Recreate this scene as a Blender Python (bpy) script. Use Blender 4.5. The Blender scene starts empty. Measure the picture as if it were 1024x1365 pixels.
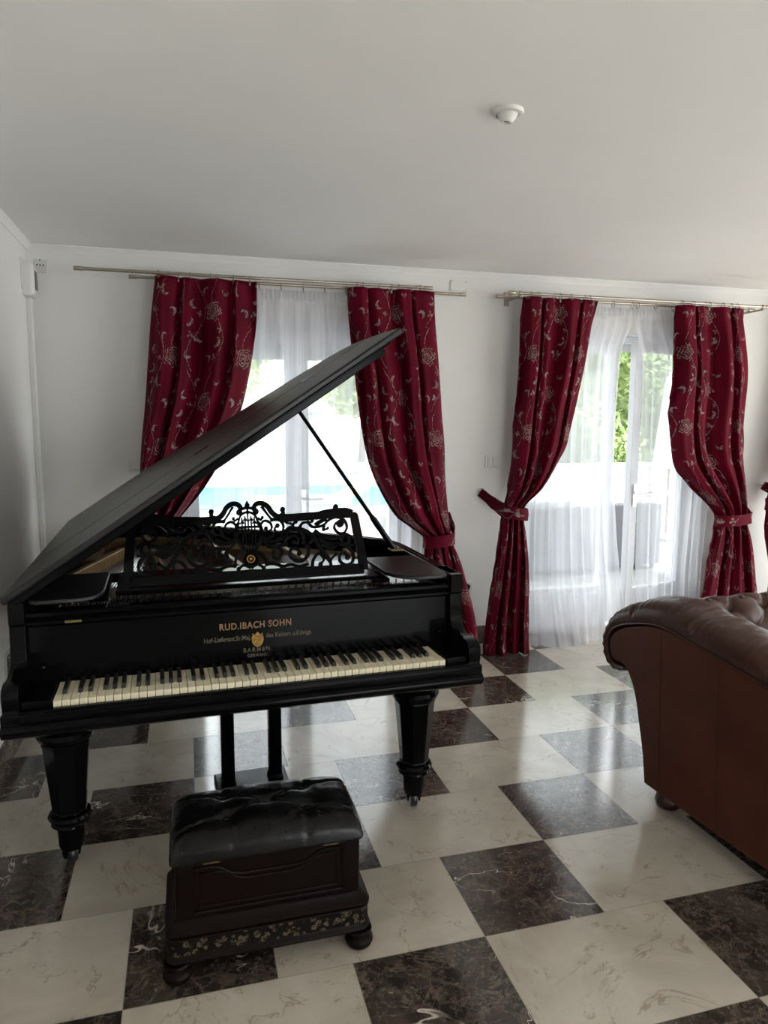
import bpy, bmesh, random
from math import sin, cos, pi, radians, sqrt, atan2, exp, hypot
from mathutils import Vector, Matrix, noise

random.seed(7)
S = bpy.context.scene
COL = S.collection

# ------------------------------------------------------------------ node helper
class N:
    """a shader value with arithmetic"""
    def __init__(s, t, sock): s.t, s.s = t, sock
    def _m(s, op, *a, clamp=False):
        n = s.t.nodes.new('ShaderNodeMath'); n.operation = op; n.use_clamp = clamp
        for i, v in enumerate((s,) + a):
            if isinstance(v, N): s.t.links.new(v.s, n.inputs[i])
            else: n.inputs[i].default_value = v
        return N(s.t, n.outputs[0])
    def __add__(s, o): return s._m('ADD', o)
    __radd__ = __add__
    def __sub__(s, o): return s._m('SUBTRACT', o)
    def __rsub__(s, o): return (s * -1) + o
    def __mul__(s, o): return s._m('MULTIPLY', o)
    __rmul__ = __mul__
    def __truediv__(s, o): return s._m('DIVIDE', o)
    def floor(s): return s._m('FLOOR')
    def mod(s, o): return s._m('FLOORED_MODULO', o)
    def abs(s): return s._m('ABSOLUTE')
    def sin(s): return s._m('SINE')
    def cos(s): return s._m('COSINE')
    def sqrt(s): return s._m('SQRT')
    def atan2(s, o): return s._m('ARCTAN2', o)
    def lt(s, o): return s._m('LESS_THAN', o)
    def gt(s, o): return s._m('GREATER_THAN', o)
    def mx(s, o): return s._m('MAXIMUM', o)
    def mn(s, o): return s._m('MINIMUM', o)
    def pw(s, o): return s._m('POWER', o)
    def clamp(s): return s._m('ADD', 0.0, clamp=True)
    def step(s, a, b):
        n = s.t.nodes.new('ShaderNodeMapRange'); n.interpolation_type = 'SMOOTHSTEP'
        s.t.links.new(s.s, n.inputs[0]); n.inputs[1].default_value = a; n.inputs[2].default_value = b
        return N(s.t, n.outputs[0])

class Mat:
    def __init__(s, name):
        s.m = bpy.data.materials.new(name); s.m.use_nodes = True
        s.t = s.m.node_tree; s.t.nodes.clear()
        s.out = s.t.nodes.new('ShaderNodeOutputMaterial')
    def node(s, typ, **k):
        n = s.t.nodes.new(typ)
        for a, v in k.items(): setattr(n, a, v)
        return n
    def link(s, a, b):
        s.t.links.new(a.s if isinstance(a, N) else a, b)
    def put(s, sock, v):
        if isinstance(v, N) or isinstance(v, bpy.types.NodeSocket): s.link(v, sock)
        elif isinstance(v, (tuple, list)) and len(v) == 3 and sock.type == 'RGBA': sock.default_value = (*v, 1)
        else: sock.default_value = v
    def xyz(s, out):
        n = s.node('ShaderNodeSeparateXYZ'); s.link(out, n.inputs[0])
        return [N(s.t, o) for o in n.outputs]
    def comb(s, x, y, z=0.0):
        n = s.node('ShaderNodeCombineXYZ')
        for i, v in enumerate((x, y, z)): s.put(n.inputs[i], v)
        return n.outputs[0]
    def pos(s): return s.node('ShaderNodeNewGeometry').outputs['Position']
    def obj(s): return s.node('ShaderNodeTexCoord').outputs['Object']
    def uv(s): return s.node('ShaderNodeTexCoord').outputs['UV']
    def noise(s, vec, scale, detail=4, rough=.55, dist=0.0, out=0):
        n = s.node('ShaderNodeTexNoise'); s.link(vec, n.inputs['Vector'])
        n.inputs['Scale'].default_value = scale; n.inputs['Detail'].default_value = detail
        n.inputs['Roughness'].default_value = rough; n.inputs['Distortion'].default_value = dist
        return N(s.t, n.outputs[out]) if out == 0 else n.outputs[1]
    def voro(s, vec, scale, feature='F1', rand=1.0):
        n = s.node('ShaderNodeTexVoronoi', feature=feature); s.link(vec, n.inputs['Vector'])
        n.inputs['Scale'].default_value = scale; n.inputs['Randomness'].default_value = rand
        return N(s.t, n.outputs['Distance'])
    def rnd(s, vec):
        n = s.node('ShaderNodeTexWhiteNoise', noise_dimensions='3D'); s.link(vec, n.inputs[0])
        return N(s.t, n.outputs[0]), n.outputs[1]
    def mix(s, f, a, b, mode='MIX'):
        n = s.node('ShaderNodeMix', data_type='RGBA', blend_type=mode)
        s.put(n.inputs[0], f); s.put(n.inputs[6], a); s.put(n.inputs[7], b)
        return n.outputs[2]
    def bump(s, h, strength=.3, dist=.002):
        n = s.node('ShaderNodeBump'); n.inputs['Strength'].default_value = strength; n.inputs['Distance'].default_value = dist
        s.link(h, n.inputs['Height']); return n.outputs[0]
    def bsdf(s, **k):
        n = s.node('ShaderNodeBsdfPrincipled')
        for a, v in k.items():
            s.put(n.inputs[a.replace('_', ' ')], v)
        return n
    def done(s, n):
        s.link(n.outputs[0] if hasattr(n, 'outputs') else n, s.out.inputs[0]); return s.m

def simple(name, col, rough=.5, metal=0.0, spec=.5, var=0.0, scale=20, bump=0.0, bscale=60, sheen=0.0, coat=0.0):
    m = Mat(name); o = m.obj()
    c = col
    if var:
        nz = m.noise(o, scale)
        c = m.mix(nz.step(.3, .7), tuple(x*(1-var) for x in col), tuple(min(1, x*(1+var)) for x in col))
    k = dict(Base_Color=c, Roughness=rough, Metallic=metal)
    b = m.bsdf(**k); b.inputs['Specular IOR Level'].default_value = spec
    if sheen: b.inputs['Sheen Weight'].default_value = sheen
    if coat: b.inputs['Coat Weight'].default_value = coat; b.inputs['Coat Roughness'].default_value = .08
    if bump: m.link(m.bump(m.noise(o, bscale, 3), bump), b.inputs['Normal'])
    return m.done(b)

# ------------------------------------------------------------------ materials
M = {}
def mat_floor():
    m = Mat('marble_chequer'); x, y, z = m.xyz(m.pos())
    d, e, per = .4033, .4, 1.0171
    r = (y / e).floor()
    xs = x - r * d
    k = (xs / per).floor(); lx = xs - k * per
    dark = lx.lt(d)
    ly = y - r * e
    lxx = lx - d * lx.gt(d)
    wid = dark * d + (1 - dark) * (per - d)
    edge = lxx.mn(wid - lxx).mn(ly).mn(e - ly)
    grout = edge.lt(.0012)
    cell = m.comb(r, k, dark)
    rv, rc = m.rnd(cell)
    rx, ry, rz = m.xyz(rc)
    v = m.comb(x + rx * 17, y + ry * 17, rz * 9)
    # pale marble
    n1 = m.noise(v, 3.0, 5, .6, .6)
    n2 = m.noise(v, 9, 6, .6, 1.2)
    vein = (m.noise(v, 2.6, 5, .62, 1.0) - .5).abs()
    cl = m.mix(n1.step(.25, .75), (.41, .365, .295), (.555, .505, .425))
    cl = m.mix(n2.step(.52, .8) * .45, cl, (.40, .345, .27))
    cl = m.mix((1 - vein.step(0, .012)) * n2.step(.42, .6) * .7, cl, (.27, .205, .14))
    # dark marble
    w = m.noise(v, 5, 6, .65, .8)
    cr = m.voro(m.mix(.12, v, m.noise(v, 6, 4, out=1)), 16, 'DISTANCE_TO_EDGE')
    net = (1 - cr.step(0, .11)) * m.noise(v, 4, 3).step(.42, .62)
    fl = m.noise(v, 30, 4, .7)
    cd = m.mix(w.step(.3, .72), (.018, .0135, .011), (.075, .058, .046))
    cd = m.mix(net * .55, cd, (.16, .115, .085))
    cd = m.mix(fl.step(.50, .78) * .55, cd, (.17, .14, .115))
    f2 = m.noise(v, 75, 3, .6, .4)
    cd = m.mix(f2.step(.60, .72) * w.step(.35, .6) * .8, cd, (.30, .26, .22))
    v3 = (m.noise(v, 7, 5, .65, 1.5) - .5).abs()
    cd = m.mix((1 - v3.step(.0, .014)) * .5, cd, (.26, .21, .17))
    v2 = (m.noise(v, 2.2, 4, .6, 1.4) - .52).abs()
    cd = m.mix((1 - v2.step(.001, .009)) * m.noise(v, 3.5, 2).step(.5, .62), cd, (.62, .55, .47))
    c = m.mix(dark, cl, cd)
    c = m.mix(grout * .7, c, (.10, .085, .065))
    rough = m.noise(v, 14, 4) * .08 + .09 + grout * .4
    b = m.bsdf(Base_Color=c, Roughness=rough)
    b.inputs['IOR'].default_value = 1.72
    h = m.noise(m.pos(), 2.2, 2) + edge.step(0, .003) * .02
    m.link(m.bump(h, .10, .01), b.inputs['Normal'])
    return m.done(b)
M['floor'] = mat_floor()

def mat_marble_dark(name):
    m = Mat(name); v = m.obj()
    w = m.noise(v, 6, 6, .65, .8)
    vv = (m.noise(v, 5, 5, .6, 1.4) - .5).abs()
    c = m.mix(w.step(.3, .7), (.05, .035, .028), (.16, .115, .09))
    c = m.mix((1 - vv.step(.001, .02)) * .7, c, (.35, .28, .23))
    return m.done(m.bsdf(Base_Color=c, Roughness=.2))
M['skirt'] = mat_marble_dark('marble_skirting')

def mat_paint(name, col, bs=90, st=.12):
    m = Mat(name); p = m.pos()
    c = m.mix(m.noise(p, 1.3, 3).step(.3, .7), tuple(x*.965 for x in col), col)
    b = m.bsdf(Base_Color=c, Roughness=.85)
    b.inputs['Specular IOR Level'].default_value = .25
    m.link(m.bump(m.noise(p, bs, 3), st, .003), b.inputs['Normal'])
    return m.done(b)
M['wall'] = mat_paint('wall_paint', (.76, .755, .735))
M['ceil'] = mat_paint('ceiling_paint', (.88, .88, .87), 120, .10)
M['trim'] = mat_paint('trim_paint', (.80, .80, .785), 30, .03)
M['outwall'] = mat_paint('white_render', (.46, .46, .455))

M['pvc'] = simple('white_frame', (.80, .82, .86), .35)
M['plastic'] = simple('white_plastic', (.68, .68, .65), .4)
M['plasticdim'] = simple('aged_plastic', (.60, .62, .57), .35)
M['blackplastic'] = simple('black_plastic', (.012, .012, .013), .3)
M['steel'] = simple('brushed_steel', (.40, .35, .29), .33, 1.0)
M['chrome'] = simple('chrome', (.8, .8, .8), .15, 1.0)
M['brass'] = simple('old_brass', (.20, .15, .065), .5, 1.0)
M['ring'] = simple('ring_metal', (.30, .27, .23), .35, 1.0)
M['gold'] = simple('gold_bronze', (.26, .165, .065), .45, .6, var=.2)
M['goldleaf'] = simple('gold_leaf', (.27, .15, .03), .5, .4, var=.35, scale=90)
M['ivory'] = simple('ivory', (.74, .67, .48), .35, var=.06, scale=40)
M['ebony'] = simple('ebony', (.006, .006, .006), .35)
M['felt'] = simple('dark_felt', (.03, .012, .012), .9)
M['soundboard'] = simple('soundboard_wood', (.07, .042, .02), .5, var=.15)
M['letter'] = simple('faded_gilt', (.22, .125, .06), .6, .3)
M['letterdim'] = simple('worn_gilt', (.09, .072, .05), .7, .2)

def mat_lacquer(name, col, rough, grain=0.0, spec=.4):
    m = Mat(name); v = m.obj()
    n = m.noise(v, 60, 4)
    b = m.bsdf(Base_Color=col if not grain else m.mix(n.step(.3, .8), col, tuple(x*1.3 for x in col)), Roughness=rough if not grain else m.noise(v, 8, 3) * .1 + rough - .03)
    b.inputs['Specular IOR Level'].default_value = spec
    if grain:
        mp = m.node('ShaderNodeMapping'); m.link(v, mp.inputs[0]); mp.inputs['Scale'].default_value = (3, 120, 120)
        m.link(m.bump(m.noise(mp.outputs[0], 1.5, 5), grain, .002), b.inputs['Normal'])
    return m.done(b)
M['black'] = mat_lacquer('black_lacquer', (.0018, .0020, .0023), .12, spec=.09)
M['lid'] = mat_lacquer('black_lid_lacquer', (.0045, .0045, .005), .33, .10, spec=.4)
M['benchwood'] = mat_lacquer('dark_mahogany', (.0042, .0016, .0011), .40, .10, .09)

def mat_leather(name, col, rough, cr=45, spec=.28, wr=2.2):
    m = Mat(name); v = m.obj()
    n = m.noise(v, 5, 4)
    b = m.bsdf(Base_Color=m.mix(n.step(.3, .7), tuple(x*.8 for x in col), tuple(x*1.15 for x in col)), Roughness=m.noise(v, 12, 3) * .15 + rough - .07)
    b.inputs['Specular IOR Level'].default_value = spec
    h = m.voro(v, 220) * .25 + m.noise(v, cr, 5, .6, .6) * .7 + m.noise(v, 11, 4, .5, .8) * wr
    m.link(m.bump(h, (.32 if wr > 2.5 else .2) if wr > .8 else .08, .004), b.inputs['Normal'])
    return m.done(b)
M['sofaleather'] = mat_leather('brown_leather', (.046, .0165, .0105), .34, wr=3.0)
M['sofawood'] = mat_lacquer('sofa_foot_wood', (.035, .012, .007), .3)
M['sofapanel'] = mat_leather('smooth_brown_leather', (.066, .0165, .0085), .44, wr=1.0, spec=.2)
M['benchleather'] = mat_leather('black_leather', (.003, .0028, .0027), .27, wr=.7, spec=.25)

def mat_band():
    m = Mat('floral_band'); v = m.obj()
    mp = m.node('ShaderNodeMapping'); m.link(v, mp.inputs[0]); mp.inputs['Scale'].default_value = (1, 1, 1)
    w = m.voro(mp.outputs[0], 48); n = m.noise(mp.outputs[0], 120, 3)
    f = (1 - w.step(.36, .50)) * n.step(.40, .52)
    c = m.mix(f, (.005, .0035, .0025), (.085, .066, .042))
    b = m.bsdf(Base_Color=c, Roughness=.7); b.inputs['Specular IOR Level'].default_value = .1
    return m.done(b)
M['band'] = mat_band()

def mat_curtain():
    m = Mat('crimson_jacquard'); uv = m.uv()
    nz = m.noise(uv, 9, 2, out=1)
    nx, ny, _ = m.xyz(nz)
    u, v, _ = m.xyz(uv)
    mx_, my_, _z = m.xyz(m.noise(uv, 55, 2, out=1))
    u = u + (nx - .5) * .02 + (mx_ - .5) * .016; v = v + (ny - .5) * .02 + (my_ - .5) * .016
    PW, PH = .34, .50
    colm = (u / PW).floor()
    odd = colm.mod(2.0)
    v = v + odd * (PH * .5)
    p = u - colm * PW - PW / 2
    q = v.mod(PH) - PH / 2
    def dist(cx, cy): return ((p - cx) * (p - cx) + (q - cy) * (q - cy)).sqrt()
    pat = None
    def add(f):
        nonlocal pat
        pat = f if pat is None else pat.mx(f)
    # rose
    for (cx, cy, R, nb) in ((.05, .08, .056, 5),):
        r = dist(cx, cy); a = (q - cy).atan2(p - cx)
        lim = (a * nb).cos() * (R * .14) + R
        rings = ((r * 380 + (a * 5).sin() * 1.7 + a).sin()).gt(.05)
        add(r.lt(lim) * rings)
    # curled leaves
    def cres(cx, cy, r1, ox, oy, r2):
        add(dist(cx, cy).lt(r1) * dist(cx + ox, cy + oy).gt(r2))
    for (cx, cy, r1, ox, oy, r2) in ((-.09, .12, .026, .014, .006, .023), (-.11, .02, .024, -.012, .010, .022),
                                     (-.045, -.06, .030, .016, .010, .026), (.09, -.09, .027, -.015, .008, .024), (-.10, -.16, .026, .010, .013, .024),
                                     (.02, -.175, .024, -.012, -.01, .021), (.13, .19, .022, .0, .014, .02), (-.02, .19, .022, .012, -.008, .02)):
        cres(cx, cy, r1, ox, oy, r2)
    # small buds
    for (cx, cy, R, nb) in ((-.10, -.05, .016, 3), (.11, -.02, .015, 4), (.08, -.17, .017, 3), (-.05, .07, .014, 4)):
        r = dist(cx, cy); a = (q - cy).atan2(p - cx)
        add(r.lt((a * nb + 1.0).cos() * (R * .5) + R * .8))
    # stems
    for (a, b, c, o) in ((.045, 13.6, .4, -.06), (.05, 13.6, 2.6, .085)):
        s = ((p - o) - (q * b + c).sin() * a).abs()
        add(s.lt(.0021))
    weave = m.noise(m.uv(), 70, 3).step(.36, .52)
    pat = pat * weave
    tone = m.noise(m.uv(), 4, 3).step(.3, .7)
    silver = m.noise(m.uv(), 26, 2).step(.35, .6)
    base = m.mix(tone, (.080, .0004, .0082), (.122, .0008, .0132))
    thr = m.mix(silver, (.18, .10, .08), (.34, .30, .285))
    c = m.mix(pat * .8, base, thr)
    b = m.bsdf(Base_Color=c, Roughness=.6)
    b.inputs['Specular IOR Level'].default_value = .10
    b.inputs['Sheen Weight'].default_value = .08
    b.inputs['Sheen Roughness'].default_value = .35
    m.put(b.inputs['Sheen Tint'], (.9, .03, .12))
    m.link(m.bump(m.noise(m.uv(), 300, 2) + pat * .6, .15, .002), b.inputs['Normal'])
    tr = m.node('ShaderNodeBsdfTranslucent'); m.put(tr.inputs[0], m.mix(pat * .8, (.30, .003, .025), (.2, .05, .06)))
    mx = m.node('ShaderNodeMixShader'); mx.inputs[0].default_value = .16
    m.link(b.outputs[0], mx.inputs[1]); m.link(tr.outputs[0], mx.inputs[2])
    return m.done(mx)
M['curtain'] = mat_curtain()

def mat_sheer():
    m = Mat('white_voile'); uv = m.uv()
    u, v, _ = m.xyz(uv)
    th = m.noise(m.comb(u * 26, v * .5), 1.0, 3)
    wv = m.noise(m.comb(u * 900, v * 900), 1.0, 1)
    head = v.step(2.20, 2.25)
    op = (th * .45 + wv * .10 + .30 + head * .25).clamp()
    d = m.node('ShaderNodeBsdfDiffuse'); m.put(d.inputs[0], (.80, .80, .82))
    tl = m.node('ShaderNodeBsdfTranslucent'); m.put(tl.inputs[0], (.82, .83, .88))
    a = m.node('ShaderNodeMixShader'); a.inputs[0].default_value = .6
    m.link(d.outputs[0], a.inputs[1]); m.link(tl.outputs[0], a.inputs[2])
    t = m.node('ShaderNodeBsdfTransparent')
    x = m.node('ShaderNodeMixShader'); m.link(op, x.inputs[0])
    m.link(t.outputs[0], x.inputs[1]); m.link(a.outputs[0], x.inputs[2])
    return m.done(x)
M['sheer'] = mat_sheer()

def mat_glass():
    m = Mat('window_glass')
    g = m.node('ShaderNodeBsdfGlossy'); g.inputs['Roughness'].default_value = .02
    t = m.node('ShaderNodeBsdfTransparent'); m.put(t.inputs[0], (.95, .97, .97))
    x = m.node('ShaderNodeMixShader'); x.inputs[0].default_value = .05
    m.link(t.outputs[0], x.inputs[1]); m.link(g.outputs[0], x.inputs[2])
    return m.done(x)
M['glass'] = mat_glass()

def mat_leaf(name, c1, c2):
    m = Mat(name); p = m.pos()
    n = m.noise(p, 6, 4)
    b = m.bsdf(Base_Color=m.mix(n.step(.3, .7), c1, c2), Roughness=.5)
    tl = m.node('ShaderNodeBsdfTranslucent'); m.put(tl.inputs[0], m.mix(n.step(.3, .7), c1, c2))
    x = m.node('ShaderNodeMixShader'); x.inputs[0].default_value = .45
    m.link(b.outputs[0], x.inputs[1]); m.link(tl.outputs[0], x.inputs[2])
    return m.done(x)
M['hedge'] = mat_leaf('hedge_leaf', (.17, .25, .09), (.40, .48, .23))
M['tree'] = mat_leaf('tree_leaf', (.20, .30, .10), (.52, .58, .24))
M['bark'] = simple('bark', (.12, .09, .06), .9, var=.3)
M['wicker'] = None
def mat_wicker():
    m = Mat('grey_wicker'); x, y, z = m.xyz(m.obj())
    a = ((z * 420).sin() * ((x + y) * 210).sin())
    c = m.mix(a.step(-.6, .8), (.05, .05, .06), (.20, .20, .22))
    b = m.bsdf(Base_Color=c, Roughness=.55)
    m.link(m.bump(a, .5, .004), b.inputs['Normal'])
    return m.done(b)
M['wicker'] = mat_wicker()
M['cush'] = simple('pale_cushion', (.75, .76, .78), .8, var=.05)
M['terrace'] = mat_paint('terrace_stone', (.33, .325, .315), 40, .1)
M['poolblue'] = simple('pool_liner', (.16, .50, .72), .4, var=.1, scale=3)
M['yellow'] = simple('faded_yellow', (.80, .74, .42), .7, var=.1)
M['pink'] = simple('faded_pink', (.70, .42, .40), .7, var=.1)
M['roof'] = simple('grey_roof', (.30, .27, .26), .8, var=.2)
M['darkpane'] = simple('dim_pane', (.25, .30, .33), .2)
M['copper'] = simple('wire_brown', (.12, .07, .03), .5)

# ------------------------------------------------------------------ mesh helpers
class MB:
    def __init__(s): s.b = bmesh.new(); s.uv = None
    def face(s, vs):
        try: return s.b.faces.new(vs)
        except ValueError: return None
    def box(s, x0, x1, y0, y1, z0, z1, mt=None):
        vs = [s.b.verts.new(Vector((x, y, z)) if mt is None else mt @ Vector((x, y, z))) for z in (z0, z1) for y in (y0, y1) for x in (x0, x1)]
        for f in ((0,2,3,1),(4,5,7,6),(0,1,5,4),(2,6,7,3),(0,4,6,2),(1,3,7,5)): s.face([vs[i] for i in f])
        return s
    def loft(s, rings, close=True, caps=True):
        R = [[s.b.verts.new(p) for p in r] for r in rings]; n = len(R[0])
        for a, b in zip(R, R[1:]):
            for i in range(n if close else n - 1):
                j = (i + 1) % n
                s.face([a[i], a[j], b[j], b[i]])
        if caps:
            s.face(list(reversed(R[0]))); s.face(R[-1])
        return s
    def lathe(s, prof, c=(0, 0, 0), n=32, axis='z', caps=True, rot=0.0):
        rings = []
        for r, h in prof:
            ring = []
            for i in range(n):
                a = 2 * pi * i / n + rot
                x, y = r * cos(a), r * sin(a)
                p = {'z': (x, y, h), 'x': (h, x, y), 'y': (y, h, x)}[axis]
                ring.append(Vector(p) + Vector(c))
            rings.append(ring)
        return s.loft(rings, True, caps)
    def tube(s, pts, r, n=10, closed=False, flat=None):
        pts = [Vector(p) for p in pts]; rings = []; m = len(pts)
        ref = None
        for i, p in enumerate(pts):
            a = pts[(i - 1) % m] if (closed or i > 0) else p
            b = pts[(i + 1) % m] if (closed or i < m - 1) else p
            t = (b - a).normalized()
            if ref is None:
                ref = Vector((0, 0, 1)) if abs(t.z) < .9 else Vector((1, 0, 0))
            u = t.cross(ref).normalized(); w = u.cross(t).normalized(); ref = w
            rr = r[i] if isinstance(r, (list, tuple)) else r
            rings.append([p + (u * cos(2*pi*k/n) + w * sin(2*pi*k/n)) * rr for k in range(n)])
        if closed: rings.append(rings[0]); return s.loft_closed(rings[:-1])
        return s.loft(rings)
    def loft_closed(s, rings):
        R = [[s.b.verts.new(p) for p in r] for r in rings]; n = len(R[0]); m = len(R)
        for q in range(m):
            a, b = R[q], R[(q + 1) % m]
            for i in range(n):
                j = (i + 1) % n; s.face([a[i], a[j], b[j], b[i]])
        return s
    def prism(s, poly, f0, f1):
        """poly of 2-D points; f0/f1 map a 2-D point to the two end caps"""
        a = [s.b.verts.new(f0(*p)) for p in poly]; b = [s.b.verts.new(f1(*p)) for p in poly]
        n = len(poly)
        s.face(a); s.face(list(reversed(b)))
        for i in range(n): s.face([a[i], b[i], b[(i+1) % n], a[(i+1) % n]])
        return s
    def grid(s, f, nu, nv, uvf=None, flip=False):
        V = [[s.b.verts.new(f(i / nu, j / nv)) for i in range(nu + 1)] for j in range(nv + 1)]
        lay = s.b.loops.layers.uv.verify() if uvf else None
        for j in range(nv):
            for i in range(nu):
                idx = [(i, j), (i+1, j), (i+1, j+1), (i, j+1)]
                if flip: idx.reverse()
                fc = s.face([V[b][a] for a, b in idx])
                if fc and lay:
                    for l, (a, b) in zip(fc.loops, idx): l[lay].uv = uvf(a / nu, b / nv)
        return s
    def tf(s, mt):
        bmesh.ops.transform(s.b, matrix=mt, verts=s.b.verts); return s

def obj(name, mb, mat, parent=None, bevel=0.0, smooth=35, subsurf=0, solid=0.0, seg=2):
    me = bpy.data.meshes.new(name)
    bmesh.ops.recalc_face_normals(mb.b, faces=mb.b.faces)
    mb.b.to_mesh(me); mb.b.free()
    me.materials.append(mat)
    if smooth:
        for p in me.polygons: p.use_smooth = True
        if smooth < 180: me.set_sharp_from_angle(angle=radians(smooth))
    o = bpy.data.objects.new(name, me); COL.objects.link(o)
    if parent is not None: o.parent = parent
    if solid:
        k = o.modifiers.new('thick', 'SOLIDIFY'); k.thickness = solid; k.offset = 0
    if bevel:
        k = o.modifiers.new('bevel', 'BEVEL'); k.width = bevel; k.segments = seg; k.limit_method = 'ANGLE'; k.angle_limit = radians(40); k.harden_normals = True
    if subsurf:
        k = o.modifiers.new('sub', 'SUBSURF'); k.levels = subsurf; k.render_levels = subsurf
    return o
def tag(o, label=None, cat=None, group=None, kind=None):
    for a, v in (('label', label), ('category', cat), ('group', group), ('kind', kind)):
        if v: o[a] = v
    return o
def thing(name, loc, label, cat, rz=0.0, group=None):
    o = bpy.data.objects.new(name, None); COL.objects.link(o); o.location = loc; o.rotation_euler = (0, 0, rz)
    o.empty_display_size = .1
    return tag(o, label, cat, group)
def struct(name, mb, mat, parent=None, **k):
    o = obj(name, mb, mat, parent, **k)
    if parent is None: o['kind'] = 'structure'
    return o
def lerp(tab, t):
    """piecewise smooth interpolation in a table of (key, value), any key order"""
    tab = sorted(tab)
    if t <= tab[0][0]: return tab[0][1]
    if t >= tab[-1][0]: return tab[-1][1]
    n = len(tab)
    for i in range(n - 1):
        if tab[i][0] <= t <= tab[i+1][0]:
            x0, y0 = tab[i]; x1, y1 = tab[i+1]; h = x1 - x0; s = (t - x0) / h
            def slope(k):
                a = max(k - 1, 0); b = min(k + 1, n - 1)
                return (tab[b][1] - tab[a][1]) / (tab[b][0] - tab[a][0])
            m0, m1 = slope(i) * h, slope(i+1) * h
            return (2*s**3-3*s*s+1)*y0 + (s**3-2*s*s+s)*m0 + (-2*s**3+3*s*s)*y1 + (s**3-s*s)*m1
def spline(pts, k=8, closed=False):
    pts = [tuple(p) for p in pts]; out = []; n = len(pts)
    rng = range(n if closed else n - 1)
    for i in rng:
        P = [pts[(i + j) % n] if closed else pts[min(max(i + j, 0), n - 1)] for j in (-1, 0, 1, 2)]
        for s in range(k):
            t = s / k
            out.append(tuple(.5 * (2*P[1][d] + (P[2][d]-P[0][d])*t + (2*P[0][d]-5*P[1][d]+4*P[2][d]-P[3][d])*t*t + (3*P[1][d]-P[0][d]-3*P[2][d]+P[3][d])*t**3) for d in range(len(pts[0]))))
    if not closed: out.append(pts[-1])
    return out

# ------------------------------------------------------------------ the room
X0, X1, YF, YB, H = -.605, 6.2, -4.6, 2.62, 2.47
TH = .22
struct('floor', MB().box(X0-.05, X1+.05, YF-.05, YB+TH, -.06, 0), M['floor'], smooth=0)
struct('ceiling', MB().box(X0-.1, X1+.1, YF-.3, YB+.3, H, H+.12), M['ceil'], smooth=0)

def comb_wall(name, a0, a1, holes, f0, f1, mat):
    pts = [(a0, 0)]
    for l, r, h in holes: pts += [(l, 0), (l, h), (r, h), (r, 0)]
    pts += [(a1, 0), (a1, H), (a0, H)]
    return struct(name, MB().prism(pts, f0, f1), mat, smooth=0)
W1, D1, W3 = (.15, 1.61), (2.40, 3.86), (4.75, 5.95)
HT = 2.12
comb_wall('wall_back', X0-.1, X1+.1, [(*W1, HT), (*D1, HT), (*W3, HT)], lambda a, z: Vector((a, YB, z)), lambda a, z: Vector((a, YB+TH, z)), M['wall'])
comb_wall('wall_front', X0-.1, X1+.1, [(1.4, 3.4, 2.15)], lambda a, z: Vector((a, YF, z)), lambda a, z: Vector((a, YF-TH, z)), M['wall'])
struct('wall_left', MB().box(X0-.2, X0, YF-.1, YB+.1, 0, H), M['wall'], smooth=0)
comb_wall('wall_right', YF-.1, YB+.1, [(-4.3, 1.7, 2.3)], lambda a, z: Vector((X1, a, z)), lambda a, z: Vector((X1+.2, a, z)), M['wall'])

def mould(name, prof, f, a0, a1, mat):
    return struct(name, MB().loft([[f(a0, d, z) for d, z in prof], [f(a1, d, z) for d, z in prof]]), mat, smooth=50)
corn = [(0, H), (0, H-.036), (.005, H-.036), (.007, H-.026), (.014, H-.022), (.018, H-.010), (.026, H-.006), (.026, H)]
mould('trim_1', corn, lambda a, d, z: Vector((a, YB-d, z)), X0, X1, M['trim'])
mould('trim_2', corn, lambda a, d, z: Vector((X0+d, a, z)), YF, YB, M['trim'])
sk = [(0, 0), (.012, 0), (.012, .118), (.008, .124), (0, .124)]
mould('baseboard_left', sk, lambda a, d, z: Vector((X0+d, a, z)), YF, YB, M['skirt'])
for i, (a, b) in enumerate(((X0+.012, W1[0]), (W1[1], D1[0]), (D1[1], W3[0]))):
    mould(('baseboard_back_west', 'baseboard_back', 'baseboard_back_east')[i], sk, lambda a, d, z: Vector((a, YB-d, z)), a, b, M['skirt'])

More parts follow.
